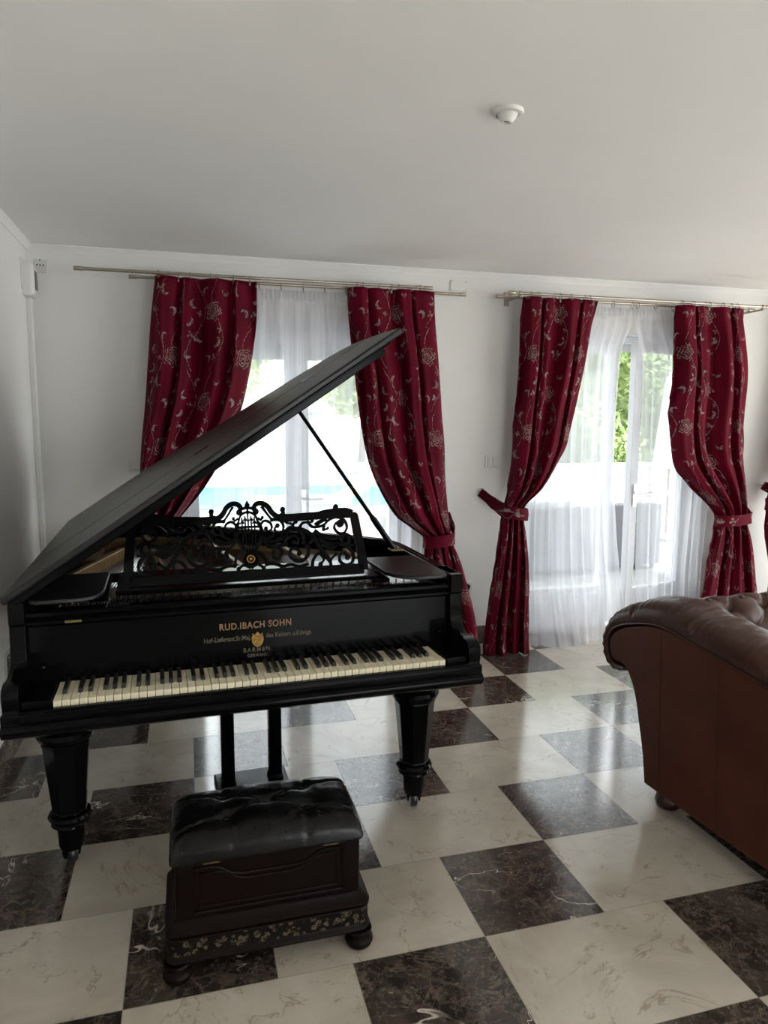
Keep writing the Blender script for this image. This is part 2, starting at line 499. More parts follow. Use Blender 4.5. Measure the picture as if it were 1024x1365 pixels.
def fbox(mb, w, h, t, x0=0, z0=0, s=.07, bot=None, depth=0):
    """rectangular frame in local x-z, thickness t in y (centred)"""
    bt = bot or s
    o = [(x0, z0), (x0+w, z0), (x0+w, z0+h), (x0, z0+h)]
    i = [(x0+s, z0+bt), (x0+w-s, z0+bt), (x0+w-s, z0+h-s), (x0+s, z0+h-s)]
    R = []
    for y, q in ((-t/2, o), (-t/2, i), (t/2, i), (t/2, o)):
        R.append([Vector((x, y, z)) for x, z in q])
    mb.loft_closed(R)
    return mb
def leaf(parent, hx, hy, w, h, z0, ang, sgn, handle=True):
    """a glazed leaf hinged at (hx,hy), opening into the room by ang; sgn=+1 the leaf runs to +x from its hinge"""
    T = Matrix.Translation((hx, hy, z0)) @ Matrix.Rotation(-radians(ang) * sgn, 4, 'Z')
    x0 = 0 if sgn > 0 else -w
    f = obj('casement', fbox(MB(), w, h, .055, x0, 0, .075, .075).tf(T), M['pvc'], parent, bevel=.006)
    mb = MB().box(x0+.07, x0+w-.07, -.02, .02, .235, .30)
    obj('lock_rail', mb.tf(T), M['pvc'], parent, bevel=.005)
    mb = MB().box(x0+.07, x0+w-.07, -.012, .012, .07, .24)
    mb.box(x0+.12, x0+w-.12, -.02, .02, .105, .205)
    obj('kick_panel', mb.tf(T), M['pvc'], parent, bevel=.006)
    mb = MB().box(x0+.07, x0+w-.07, -.004, .004, .295, h-.07)
    obj('pane', mb.tf(T), M['glass'], parent, smooth=0)
    if handle:
        hx2 = x0 + w - .037 if sgn > 0 else x0 + .037
        mb = MB().box(hx2-.016, hx2+.016, -.040, -.026, .90, 1.06).tube([(hx2, -.03, 1.0), (hx2, -.075, 1.0), (hx2 + (-.02 if sgn > 0 else .02), -.08, 1.0), (hx2 + (-.12 if sgn > 0 else .12), -.08, 1.0)], .009)
        obj('handle', mb.tf(T), M['chrome'], parent)
def opening(name, W, angs, top=HT, cov=.2, split=.5):
    yf = YB + .145
    w = W[1] - W[0]
    mb = fbox(MB(), w, top + .001, .07, W[0], 0, .045, .02).tf(Matrix.Translation((0, yf+.01, 0)))
    fr = struct(name, mb, M['pvc'], bevel=.004)
    lw = w - .09; a = lw * split
    leaf(fr, W[0]+.045, yf-.01, a, top-.07, .022, angs[0], 1, False)
    leaf(fr, W[1]-.045, yf-.01, lw - a if not angs[1] else .62, top-.07, .022, angs[1], -1, True)
    mb = MB(); n = int(cov / .04)
    prof = [(0, 0), (.010, .004), (.013, .02), (.010, .036), (0, .04)]
    pts = []
    for k in range(n): pts += [(yf + .06 + d, top - .02 - cov + k*.04 + z) for d, z in prof[:-1]]
    pts += [(yf+.06, top-.02), (yf+.052, top-.02), (yf+.052, top-.02-cov)]
    mb.loft([[Vector((W[0]+.03, y, z)) for y, z in pts], [Vector((W[1]-.03, y, z)) for y, z in pts]])
    obj('roller_shutter', mb, M['plastic'], fr, smooth=30)
    return fr
opening('window_1', W1, (0, 0), cov=.20)
opening('door_1', D1, (0, 14), cov=.08, split=.525)
opening('window_2', W3, (0, 0), cov=.12)

# ------------------------------------------------------------------ outside
struct('terrace', MB().box(-14, 30, YB+TH, 34, -.12, -.03), M['terrace'], smooth=0)
struct('terrace_side', MB().box(X1+.21, 22, -22, YB+TH-.01, -.12, -.03), M['terrace'], smooth=0)
struct('terrace_rear', MB().box(-14, X1+.2, -22, YF-.05, -.12, -.03), M['terrace'], smooth=0)

struct('sky_shade_slab', MB().box(-6, X1+.2, YB+TH, YB+TH+1.7, 2.52, 2.70), M['outwall'], smooth=0)  # unseen overhang, added to cut the skylight reaching the sheers

def leaves(mb, n, fn, size):
    for _ in range(n):
        p = Vector(fn()); s = size * random.uniform(.6, 1.3)
        a = Vector((random.gauss(0, 1), random.gauss(0, 1), random.gauss(0, 1))).normalized()
        b = a.orthogonal().normalized(); b.rotate(Matrix.Rotation(random.uniform(0, 6.28), 3, a))
        c = a.cross(b)
        vs = [mb.b.verts.new(p + q) for q in (b*s, c*s*.5 - b*.1*s, -b*s, -c*s*.5 - b*.1*s)]
        mb.face(vs)
    return mb
def hedge(name, x0, x1, y0, y1, z1, label, n):
    mb = MB()
    def fn():
        x = random.uniform(x0, x1); z = random.uniform(0, z1 + .18 * sin(x * 1.7) * sin(x*.6))
        y = random.uniform(y0, y0 + .35) + .12 * sin(x * 3 + z * 4)
        if random.random() < .2: y = random.uniform(y0, y1); z = z1 + random.uniform(-.15, .12)
        return x, y, z
    leaves(mb, n, fn, .062)
    t = thing(name, ((x0+x1)/2, y0, -.03), label, 'hedge')
    f = obj('foliage', mb, M['hedge'], t, smooth=0); f.matrix_parent_inverse = Matrix.Translation(t.location).inverted()
    f = obj('core', MB().box(x0, x1, y0 + .30, y1, 0, z1 - .12), M['hedge'], t, smooth=0); f.matrix_parent_inverse = Matrix.Translation(t.location).inverted()
    mb = MB()
    for k in range(9):
        x = x0 + (x1 - x0) * (k + .5) / 9
        mb.tube([(x, (y0+y1)/2+.1, -.03), (x + .05, (y0+y1)/2+.1, z1*.5), (x, (y0+y1)/2+.1, z1*.8)], [.05, .04, .02], 7)
    f = obj('stem', mb, M['bark'], t); f.matrix_parent_inverse = Matrix.Translation(t.location).inverted()
hedge('garden_hedge', 3.4, 9.6, 7.5, 8.5, 2.75, 'tall clipped green hedge behind the white garden wall beyond the open door', 20000)

def tree(x, y, h, r, label, n=2600):
    t = thing('garden_tree', (x, y, -.03), label, 'tree', group='trees beyond the pool')
    mb = MB(); cl = [(random.uniform(-r, r)*.7, random.uniform(-r, r)*.5, h - r + random.uniform(-r, r)*.6, r*random.uniform(.4, .65)) for _ in range(9)]
    def fn():
        cx, cy, cz, rr = random.choice(cl)
        v = Vector((random.gauss(0, 1), random.gauss(0, 1), random.gauss(0, 1))).normalized() * rr * random.uniform(.6, 1.0)
        return cx + v.x, cy + v.y, cz + v.z
    leaves(mb, n, fn, .16)
    obj('foliage', mb, M['tree'], t, smooth=0)
    obj('trunk', MB().tube([(0, 0, 0), (.05, 0, h*.35), (0, .05, h-r*.8)], [.14, .11, .05], 9), M['bark'], t)
tree(1.6, 23.0, 5.4, 1.7, 'green tree beyond the pool, rising behind the left half of the first window')
tree(6.6, 24.5, 4.4, 1.4, 'green tree beyond the pool, rising behind the raised piano lid')

gw = thing('garden_wall', (6.0, 6.9, -.03), 'low white garden wall with dark slots below the hedge', 'wall')
sl = []
mb = MB().box(-3.0, 3.2, 0, .16, 0, .92)
obj('body', mb, M['outwall'], gw, bevel=.01)
obj('coping', MB().box(-3.03, 3.23, -.03, .19, .92, .97), M['outwall'], gw, bevel=.01)
for x in (-1.95, -1.2, -.45, .3, 1.05):
    for z in (.62, .74):
        obj('slot', MB().box(x, x+.34, -.006, .05, z, z+.045), M['darkpane'], gw, smooth=0)

def wicker_seat(x, y, w, rz, label):
    t = thing('wicker_armchair', (x, y, -.03), label, 'chair', rz, 'wicker seats on the terrace')
    d = .72
    def rb(x0, x1, y0, y1, z0, z1): return MB().box(x0, x1, y0, y1, z0, z1)
    obj('backrest', rb(-w/2, w/2, -d/2, -d/2+.13, .05, .70), M['wicker'], t, bevel=.03)
    for sx in (-1, 1):
        obj('armrest', rb(*(sorted((sx*w/2, sx*(w/2-.12)))), -d/2+.13, d/2, .05, .55), M['wicker'], t, bevel=.03)
    obj('seat_base', rb(-w/2+.12, w/2-.12, -d/2+.13, d/2-.01, .05, .26), M['wicker'], t, bevel=.02)
    obj('seat_cushion', rb(-w/2+.13, w/2-.13, -d/2+.14, d/2-.02, .26, .40), M['cush'], t, bevel=.04)
    obj('back_cushion', rb(-w/2+.15, w/2-.15, -d/2+.12, -d/2+.27, .40, .78), M['cush'], t, bevel=.05)
    for sx in (-1, 1):
        for sy in (-1, 1): obj('leg', MB().lathe([(.02, 0), (.025, .05)], (sx*(w/2-.06), sy*(d/2-.06), 0), 10), M['blackplastic'], t)
wicker_seat(3.72, 4.85, .86, 0, 'grey wicker garden armchair seen through the left leaf of the door')
wicker_seat(4.62, 4.95, .80, 0, 'grey wicker garden armchair seen through the gap of the open door')
t = thing('garden_parasol', (6.3, 6.2, -.03), 'folded white garden parasol on the terrace beyond the right door leaf', 'parasol')
obj('canopy', MB().lathe([(.02, 2.25), (.10, 2.1), (.17, 1.5), (.22, 1.0), (.19, .95)], n=14), M['cush'], t, smooth=20)
obj('pole', MB().lathe([(.022, .05), (.022, 2.3)], n=10), M['steel'], t)
obj('base', MB().lathe([(.25, 0), (.25, .05), (.06, .08)], n=20), M['terrace'], t)
t = thing('garden_table', (5.3, 5.7, -.03), 'white round garden table on the terrace by the low wall', 'table')
obj('tabletop', MB().lathe([(.50, .70), (.52, .715), (.50, .73)], n=32), M['outwall'], t)
obj('leg', MB().lathe([(.26, 0), (.25, .03), (.05, .06), (.045, .70)], n=20), M['outwall'], t)

p = thing('swimming_pool', (1.2, 10.8, -.03), 'light blue raised swimming pool across the terrace beyond the first window', 'pool')
obj('pool_wall', MB().box(-3.4, 2.6, 0, 2.6, 0, .40), M['poolblue'], p, bevel=.02)
obj('rim', fbox(MB(), 6.2, 2.8, .05, 0, 0, .16).tf(Matrix.Translation((-3.5, -.1, .425)) @ Matrix.Rotation(radians(-90), 4, 'X')), M['outwall'], p)
t = thing('sun_mattress', (2.05, 9.2, -.03), 'pale yellow sun lounger beside the blue pool', 'sun lounger')
obj('mattress', MB().loft([[Vector((x, y, z)) for y, z in ((-.3, .26), (.3, .26), (.3, .36), (-.3, .36))] if x < .45 else [Vector((x, y, z + (x-.45)*.55)) for y, z in ((-.3, .26), (.3, .26), (.3, .36), (-.3, .36))] for x in (-.9, -.3, .45, 1.0)]), M['yellow'], t, bevel=.03)
for x in (-.75, .6):
    for y in (-.26, .26): obj('leg', MB().lathe([(.02, 0), (.02, .28)], (x, y, 0), 8), M['plastic'], t)
t = thing('plant_tub', (2.05, 6.2, -.03), 'faded pink plant tub on the terrace behind the lid prop', 'plant pot')
obj('pot', MB().lathe([(.16, 0), (.17, .05), (.23, .42), (.25, .44), (.25, .50), (.21, .50), (.20, .42)], n=24), M['pink'], t)
obj('soil', MB().lathe([(.20, .42), (.0, .44)], n=24), M['bark'], t)

hs = thing('neighbour_house', (0.8, 15.2, -.03), 'pale neighbouring house with dim windows beyond the blue pool', 'house')
obj('wall', MB().box(-3.4, 2.6, 0, 3.5, 0, 1.75), M['outwall'], hs, smooth=0)
obj('roof', MB().prism([(-3.7, 1.75), (2.9, 1.75), (2.3, 2.15), (-3.1, 2.15)], lambda a, z: Vector((a, -.3, z)), lambda a, z: Vector((a, 3.6, z))), M['roof'], hs, smooth=0)
for x in (-2.6, -1.1, .2, 1.5):
    w_ = obj('window', fbox(MB(), .62, .72, .08, x, .62, .06), M['plasticdim'], hs, smooth=0)
    obj('pane', MB().box(x+.05, x+.57, -.01, .01, .67, 1.29), M['darkpane'], w_, smooth=0)

# ------------------------------------------------------------------ curtains
def pin(o, t):
    o.parent = t; o.matrix_parent_inverse = (Matrix.Translation(t.location) @ Matrix.Rotation(t.rotation_euler.z, 4, 'Z')).inverted(); return o
RY, BY, RZ = 2.42, 2.548, 2.318
def torus(mb, c, R, r, axis, n=20, k=7):
    pts = []
    for i in range(n):
        a = 2*pi*i/n
        pts.append(Vector(c) + Vector({'x': (0, R*cos(a), R*sin(a)), 'y': (R*cos(a), 0, R*sin(a)), 'z': (R*cos(a), R*sin(a), 0)}[axis]))
    return mb.tube(pts, r, k, closed=True)
def ring(t, x, y, z):
    mb = torus(MB(), (0, 0, 0), .0185, .0024, 'x')
    o = obj('ring', mb, M['ring'], None); o.location = (x, y, z - .0085); pin(o, t)
    c = obj('clip', MB().box(-.004, .004, -.003, .003, -.034, -.018), M['ring'], None, smooth=0); c.parent = o
    return o
def curtain(label, L, R, n, A, tie, fabric, hook=None, seed=0, y0=RY, group='crimson floral curtains', swag=0.0):
    zt, zb = max(z for z, _ in L), .006
    rnd = random.Random(seed)
    ph = [rnd.uniform(-.5, .5) for _ in range(8)]
    t = thing('curtain', ((L[0][1] + R[0][1]) / 2, y0, 0), label, 'curtain', group=group)
    wt = R[0][1] - L[0][1]
    def f(a, b):
        z = zt + (zb - zt) * b
        l, r = lerp(L, z), lerp(R, z); w = r - l
        g = a + .030 * sin(2*pi*a*2 + ph[0]) * min(1, w / wt)
        tz = exp(-((z - tie) / .10) ** 2)
        low = max(0, min(1, (tie - z) / .5))
        amp = A * (.55 + .45 * min(1, (zt - z) / .35)) * (1 - .45 * tz) * (1 - .25*low)
        w1 = 2*pi*n*(a + .025*sin(6*z + ph[1]) * (1 - tz))
        s = 1 - 2 * abs(sin(w1 * .5 + ph[2])) ** .75 + .35 * sin(w1 * .5 + ph[3] + z * 1.2) + .14 * sin(2.3 * w1 + ph[4])
        up = exp(-((z - tie - .22) / .20) ** 2)
        y = y0 + amp * s * .8 - .05 * up * sin(pi * a) - swag * up * (1 if a < .7 else max(0, 1 - (a - .7) / .3)) * .05 - .07 * low * (z < tie)
        y += .006 * noise.noise(Vector((a * 5, z * 4, seed)))
        x = l + w * g + .010 * cos(w1) * (1 - tz)
        y = min(y, 2.496)
        return Vector((x, y, z))
    nu, nv = n * 16, 90
    c = obj('cloth', MB().grid(f, nu, nv, lambda a, b: (a * fabric + seed * .37, zt + (zb - zt) * b + seed * .21)), M['curtain'], None, smooth=180, solid=.003)
    pin(c, t)
    for k in range(7):
        a = (k + .5) / 7
        pin(ring(t, L[0][1] + .015 + (wt - .03) * (a + .04 * sin(k * 2.3 + seed)), y0, RZ), t)
    # tieback band round the gathered neck, running to its hook on the wall
    l, r = lerp(L, tie), lerp(R, tie); cx, hw = (l + r) / 2, (r - l) / 2 + .012
    if hook:
        hx, hz = hook; sd = 1 if hx > cx else -1
        yc = y0 - .02
        path = [(hx, YB - .03, hz), (cx + sd * (hw + .02), yc + .055, tie + (hz - tie) * .35)]
        for k in range(9):
            q = pi * k / 8
            path.append((cx + sd * hw * cos(q), yc - .075 * sin(q), tie + (.012 * cos(q))))
        path += [(cx - sd * hw * .8, yc + .05, tie + .0), (cx, yc + .075, tie + .01), (cx + sd * hw, yc + .085, tie + (hz - tie) * .3), (hx, YB - .016, hz)]
        path = spline(path, 4)
        hh = .038; rows = []
        mb = MB()
        for i, p in enumerate(path):
            p = Vector(p); a = Vector(path[max(i-1, 0)]); b = Vector(path[min(i+1, len(path)-1)])
            d = (b - a).normalized(); u = d.cross(Vector((0, 0, 1))).normalized() * .004
            v = u.cross(d).normalized() * hh * (1 if 2 < i < len(path) - 3 else .8)
            if v.z < 0: v = -v
            rows.append([p + u + v, p + u*2, p + u - v, p - u - v, p - u*.2, p - u + v])
        mb.loft(rows)
        lay = mb.b.loops.layers.uv.verify()
        for fc in mb.b.faces:
            for lp in fc.loops: lp[lay].uv = (lp.vert.co.x * .9 + lp.vert.co.y * .5, lp.vert.co.z)
        pin(obj('tieback', mb, M['curtain'], None, smooth=60), t)
        hk = MB().tube([(hx, YB + .002, hz), (hx, YB - .035, hz), (hx, YB - .04, hz + .02)], .0045, 8).lathe([(.014, -YB), (.014, -YB + .004)], (0, 0, 0), 12)
        hk = MB().tube([(hx, YB + .002, hz), (hx, YB - .035, hz), (hx, YB - .04, hz + .02)], .0045, 8)
        pin(obj('hook', hk, M['ring'], None), t)
    return t
c1L = [(2.300, .065), (2.054, .029), (1.685, -.008), (1.393, -.043), (1.182, -.059), (.924, -.068), (.80, -.072), (.5, -.10), (.006, -.16)]
c1R = [(2.300, .612), (2.035, .603), (1.736, .554), (1.542, .499), (1.348, .418), (1.14, .294), (.969, .155), (.82, .05), (.75, .035), (.5, .06), (.006, .10)]
c2L = [(2.298, 1.128), (2.055, 1.141), (1.703, 1.177), (1.433, 1.224), (1.157, 1.304), (.943, 1.416), (.86, 1.53), (.787, 1.63), (.696, 1.626), (.551, 1.608), (.23, 1.601), (.006, 1.59)]
c2R = [(2.298, 1.671), (2.074, 1.683), (1.619, 1.719), (1.338, 1.759), (1.101, 1.772), (.908, 1.786), (.78, 1.813), (.686, 1.841), (.536, 1.885), (.192, 1.972), (.006, 1.985)]
c3L = [(2.298, 2.273), (1.814, 2.251), (1.335, 2.239), (1.091, 2.214), (.984, 2.19), (.895, 2.166), (.549, 2.095), (.3, 2.052), (.006, 2.025)]
c3R = [(2.298, 2.809), (2.066, 2.764), (1.726, 2.696), (1.382, 2.639), (1.244, 2.562), (1.077, 2.436), (.98, 2.33), (.865, 2.318), (.588, 2.337), (.006, 2.356)]
c4L = [(2.298, 3.404), (1.938, 3.403), (1.533, 3.418), (1.275, 3.459), (1.18, 3.508), (1.029, 3.648), (.885, 3.816), (.798, 3.823), (.598, 3.774), (.327, 3.704), (.006, 3.64)]
c4R = [(2.298, 3.958), (1.85, 4.021), (1.322, 4.052), (.998, 4.065), (.877, 4.082), (.789, 4.089), (.554, 4.135), (.27, 4.179), (.006, 4.21)]
c5L = [(2.298, 4.44), (1.6, 4.37), (1.2, 4.31), (1.021, 4.275), (.9, 4.262), (.436, 4.259), (.006, 4.22)]
c5R = [(2.298, 5.0), (1.6, 4.9), (1.2, 4.72), (1.0, 4.52), (.88, 4.42), (.5, 4.45), (.006, 4.50)]
curtain('leftmost crimson floral curtain, behind the hinge side of the piano lid', c1L, c1R, 4, .058, .80, .92, (-.12, .92), 1)
curtain('crimson floral curtain swept right behind the raised corner of the piano lid', c2L, c2R, 4, .058, .775, .92, (1.86, .90), 2, swag=1)
curtain('crimson floral curtain beside the glazed door whose tieback reaches a wall hook', c3L, c3R, 4, .058, .93, .92, (2.085, 1.05), 3)
curtain('crimson floral curtain at the right of the glazed door, behind the sofa', c4L, c4R, 4, .058, .835, .92, (4.14, .93), 4)
curtain('crimson curtain cut off by the right edge of the photo', c5L, c5R, 4, .058, .93, .92, (4.38, 1.05), 5)

def sheer(label, L, R, n, A, fabric, seed, lift=0.0, foot=0.0, rings=6):
    zt = 2.285
    t = thing('sheer_curtain', ((L[0][1] + R[0][1]) / 2, BY, 0), label, 'sheer curtain', group='white sheer curtains')
    rnd = random.Random(seed); ph = [rnd.uniform(0, 6) for _ in range(6)]
    def f(a, b):
        z = zt + (.004 - zt) * b
        l, r = lerp(L, z), lerp(R, z); w = r - l
        w1 = 2*pi*n*a
        k = min(1, (zt - z) / .25)
        low = max(0, (.5 - z) / .5)
        y = BY + A * k * (sin(w1 + .7*sin(z*1.3 + ph[0])) + .6 * sin(w1*.43 + ph[1] + z*.8) + .3*sin(w1*2.1 + ph[2])) * .75
        y -= .008 * k - foot * low ** 2 * (-1 + .4 * sin(w1 * .2 + ph[3]))*.9
        if z > zt - .06: y += .008 * sin(w1 * 4)
        y = min(y, YB - .03)
        if z > .5: y = max(y, 2.505)
        x = l + w * a + .012 * k * sin(w1 * .7 + ph[4] + z)
        return Vector((x, y, z))
    c = obj('cloth', MB().grid(f, n * 14, 70, lambda a, b: (a * fabric + seed, zt + (.004 - zt) * b)), M['sheer'], None, smooth=180)
    pin(c, t)
    for k in range(rings):
        x = L[0][1] + .02 + (R[0][1] - L[0][1] - .04) * k / (rings - 1)
        ring(t, x, BY, RZ - .004)
sheer('white sheer curtain gathered across the first window, behind the piano', [(2.3, .36), (0, .34)], [(2.3, 1.70), (0, 1.66)], 13, .026, 2.6, 1, rings=11)
sheer('white sheer curtain over the closed door leaf, its hem trailing on the floor', [(2.3, 2.40), (0, 2.38)], [(2.3, 3.165), (2.16, 3.15), (2.0, 3.085), (1.3, 3.062), (.75, 3.10), (.3, 3.15), (0, 3.10)], 8, .028, 1.5, 2, foot=.16)
sheer('white sheer curtain over the open leaf of the glazed door', [(2.3, 3.168), (2.14, 3.18), (1.95, 3.235), (1.3, 3.26), (0, 3.30)], [(2.3, 3.92), (0, 3.80)], 7, .028, 1.4, 3, foot=.06)

def rod(label, x0f, x1f, x0b, x1b, br):
    t = thing('curtain_rod', ((x0f + x1f) / 2, RY, RZ), label, 'curtain rod', group='double steel curtain rods')
    for nm, a, b, y, z in (('front_rod', x0f, x1f, RY, RZ), ('back_rod', x0b, x1b, BY, RZ - .004)):
        o = pin(obj(nm, MB().tube([(a, y, z), (b, y, z)], .0088, 14), M['steel'], None), t)
        for x, s in ((a, 1), (b, -1)):
            c = obj('end_cap', MB().lathe([(.0105, 0), (.0118, .003), (.0118, .042), (.0098, .046)], (0, 0, 0), 16, 'x'), M['steel'], None)
            c.location = (x - s*.004, y, z); c.scale = (s, 1, 1); pin(c, t)
    for x in br:
        mb = MB().box(x-.008, x+.008, RY-.012, YB+.001, RZ-.026, RZ-.014)
        o = pin(obj('bracket', mb, M['steel'], None, bevel=.002), t)
        for y, z in ((RY, RZ), (BY, RZ-.004)):
            k = obj('cradle', MB().lathe([(.0135, -.006), (.0135, .006)], (x, y, z), 14, 'x'), M['steel'], None); k.parent = t; k.matrix_parent_inverse = t.matrix_world.inverted(); pin(k, t)
        k = pin(obj('wall_plate', MB().box(x-.018, x+.018, YB-.006, YB+.001, RZ-.05, RZ+.035), M['steel'], None, bevel=.002), t)
rod('double steel curtain rod above the first window, over the piano', -.343, 1.666, -.076, 1.933, (.085, 1.59))
rod('double steel curtain rod above the glazed door', 2.174, 4.165, 2.150, 4.146, (2.25, 4.10))
rod('double steel curtain rod at the far right above the third window', 4.36, 6.1, 4.40, 6.12, (4.48, 6.0))

# ------------------------------------------------------------------ small things on walls and ceiling
t = thing('ceiling_spotlight', (1.19, .363, H), 'small round white swivel spotlight on the ceiling', 'spotlight')
obj('base', MB().lathe([(.050, 0), (.050, -.004), (.046, -.010), (.036, -.012), (.034, -.004)], n=40), M['plastic'], t)
hd = obj('swivel_head', MB().lathe([(.034, -.004), (.033, -.014), (.028, -.032), (.020, -.050), (.0185, -.056), (.0165, -.058), (.013, -.055), (.011, -.046)], n=36), M['plastic'], t)
hd.rotation_euler = (radians(6), radians(3), 0); hd.scale = (1, 1, .58)
ln = obj('lens', MB().lathe([(.0125, -.046), (.009, -.051), (.0, -.053)], n=24), M['blackplastic'], hd)

t = thing('alarm_siren', (X0, 2.50, 2.26), 'white alarm box with a dark slot on the left wall near the corner', 'alarm box')
obj('housing', MB().loft([[Vector((x, y*s, z*s)) for y, z in spline([(-.062, -.07), (-.062, .06), (-.05, .075), (.05, .075), (.062, .06), (.062, -.07), (.045, -.09), (-.045, -.09)], 2, True)] for x, s in ((0, 1), (.035, 1), (.052, .94), (.058, .85))]), M['plastic'], t, smooth=40)
obj('dark_slot', MB().box(.028, .061, -.03, .030, -.055, .045), M['blackplastic'], t, bevel=.004)
obj('wall_plate', MB().box(0, .006, -.085, .05, -.06, .10), M['plasticdim'], t, bevel=.002)
t = thing('cable_trunking', (X0, 2.535, .124), 'white cable trunking running down the left corner from the alarm box', 'trunking')
obj('channel', MB().box(0, .022, -.020, .020, 0, 2.046), M['plastic'], t, bevel=.003)
obj('cap_strip', MB().box(.021, .026, -.014, .014, 0, 2.044), M['trim'], t, bevel=.002)

def plate(name, x, z, w, h, label, cat, mat, holes):
    t = thing(name, (x, YB, z), label, cat)
    obj('cover_plate', MB().box(-w/2, w/2, -.008, .001, -h/2, h/2), mat, t, bevel=.004)
    return t
t = plate('junction_box', -.541, 2.356, .070, .072, 'pale junction box with small holes high in the left corner', 'junction box', M['plasticdim'], 0)
for x, z in ((-.016, .004), (0, .004), (.016, .004), (0, .030)):
    obj('hole', MB().lathe([(.0035, 0), (.0035, -.0095)], (x, 0, z), 10, 'y') if False else MB().box(x-.0035, x+.0035, -.0095, -.006, z-.0035, z+.0035), M['blackplastic'], t, smooth=0)
t = plate('junction_plate', 1.912, 2.38, .115, .068, 'blank white cover plate above the right end of the first curtain rod', 'cover plate', M['plastic'], 0)
for x in (-.048, .048):
    for z in (-.024, .024): obj('screw', MB().box(x-.003, x+.003, -.0095, -.007, z-.003, z+.003), M['steel'], t, smooth=0)
def switch(x, z, label, n):
    t = plate('light_switch', x, z, .105 if n == 2 else .082, .082, label, 'light switch', M['plastic'], 0)
    w = .066 / n
    for k in range(n):
        a = -.033 + k * w
        obj('rocker', MB().box(a+.001, a+w-.001, -.013, -.007, -.030, .030), M['plastic'], t, bevel=.003)
switch(2.172, 1.252, 'white double light switch on the wall between the two windows', 2)
switch(-.085, 1.262, 'white light switch beside the leftmost curtain', 1)
t = plate('wall_socket', 2.008, .402, .080, .080, 'white wall socket low on the wall behind the right side of the piano', 'socket', M['plastic'], 0)
obj('recess', MB().lathe([(.030, -.0085), (.030, -.013), (.024, -.013), (.022, -.0085)], n=28, axis='y').tf(Matrix.Identity(4)), M['plasticdim'], t)
for x in (-.0095, .0095): obj('pin_hole', MB().box(x-.003, x+.003, -.0105, -.007, -.003, .003), M['blackplastic'], t, smooth=0)

t = thing('open_wall_box', (X0, 1.64, .42), 'opened wall box with loose wires low on the left wall beside the piano', 'wall box')
obj('box', fbox(MB(), .10, .13, .02, -.05, -.065, .012).tf(Matrix.Rotation(radians(90), 4, 'Z') @ Matrix.Identity(4)), M['plasticdim'], t, bevel=.002)
obj('back', MB().box(0, .003, -.042, .042, -.055, .055), M['blackplastic'], t, smooth=0)
for k, (dy, dz) in enumerate(((.02, .10), (-.03, .05), (.0, -.08), (.035, -.05), (-.02, .13))):
    mt = (M['copper'], M['ivory'], M['copper'], M['blackplastic'], M['plasticdim'])[k]
    obj('wire', MB().tube(spline([(.002, .01*k-.02, 0), (.03, dy*.4, dz*.3), (.035, dy, dz*.8), (.015, dy*1.3, dz)], 5), .0035, 7), mt, t)

# ------------------------------------------------------------------ the grand piano (local axes: u along the keys, v to the back, z up)
PA = radians(2.2)
P = thing('grand_piano', (-.19, .359, 0), 'old black grand piano with raised lid and fretwork music desk', 'piano', PA)
V3 = lambda u, v, z: Vector((u, v, z))
UL, UR = -.13, 1.345
bent = [(UR, .17), (UR, .60), (UR-.002, .85), (1.29, 1.0), (1.15, 1.16), (.95, 1.31), (.75, 1.45), (.60, 1.60), (.49, 1.74), (.36, 1.83), (.15, 1.87)]
ol = spline(bent, 5) + [(UL, 1.87)] + [(UL, 1.2), (UL, .17)]
def offset(pts, d):
    out = []
    for i, p in enumerate(pts):
        a = Vector(pts[max(i-1, 0)]); b = Vector(pts[min(i+1, len(pts)-1)])
        t1 = (Vector(p) - a); t2 = (b - Vector(p))
        n = Vector((0, 0))
        for t in (t1, t2):
            if t.length > 1e-6: t = t.normalized(); n += Vector((-t.y, t.x))
        n = n.normalized()
        if t1.length > 1e-6 and t2.length > 1e-6:
            c = max(.5, n.dot(Vector((-t1.normalized().y, t1.normalized().x))))
            n = n / c
        out.append((p[0] + n.x * d, p[1] + n.y * d))
    return out
il = offset(ol, .045); bl = offset(ol, -.008)
mb = MB().loft([[V3(*o, .66), V3(*o, .975), V3(*i, .975), V3(*i, .66)] for o, i in zip(ol, il)])
rim = obj('rim', mb, M['black'], P, bevel=.004)
obj('rim_moulding', MB().loft([[V3(*o, .64), V3(*o, .69), V3(*i, .69), V3(*i, .64)] for o, i in zip(bl[1:-1], ol[1:-1])]), M['black'], rim, bevel=.004)
gl = offset(ol, .022)
obj('felt_groove', MB().loft([[V3(o[0], o[1], .974), V3(o[0], o[1], .9765), V3(i[0], i[1], .9765), V3(i[0], i[1], .974)] for o, i in zip(gl[3:-2], offset(ol, .030)[3:-2])]), M['felt'], rim)
il2 = offset(ol, .0465)
obj('inner_veneer', MB().loft([[V3(*o, .80), V3(*o, .966), V3(*i, .966), V3(*i, .80)] for o, i in zip(il2[6:-1], offset(ol, .043)[6:-1])]), M['black'], rim)
obj('bottom', MB().prism([p for p in offset(ol, .03)], lambda a, b: V3(a, b, .66), lambda a, b: V3(a, b, .68)), M['black'], P, smooth=0)
obj('soundboard', MB().prism([p for p in offset(ol, .044)], lambda a, b: V3(a, max(b, .5), .835), lambda a, b: V3(a, max(b, .5), .85)), M['soundboard'], P, smooth=0)

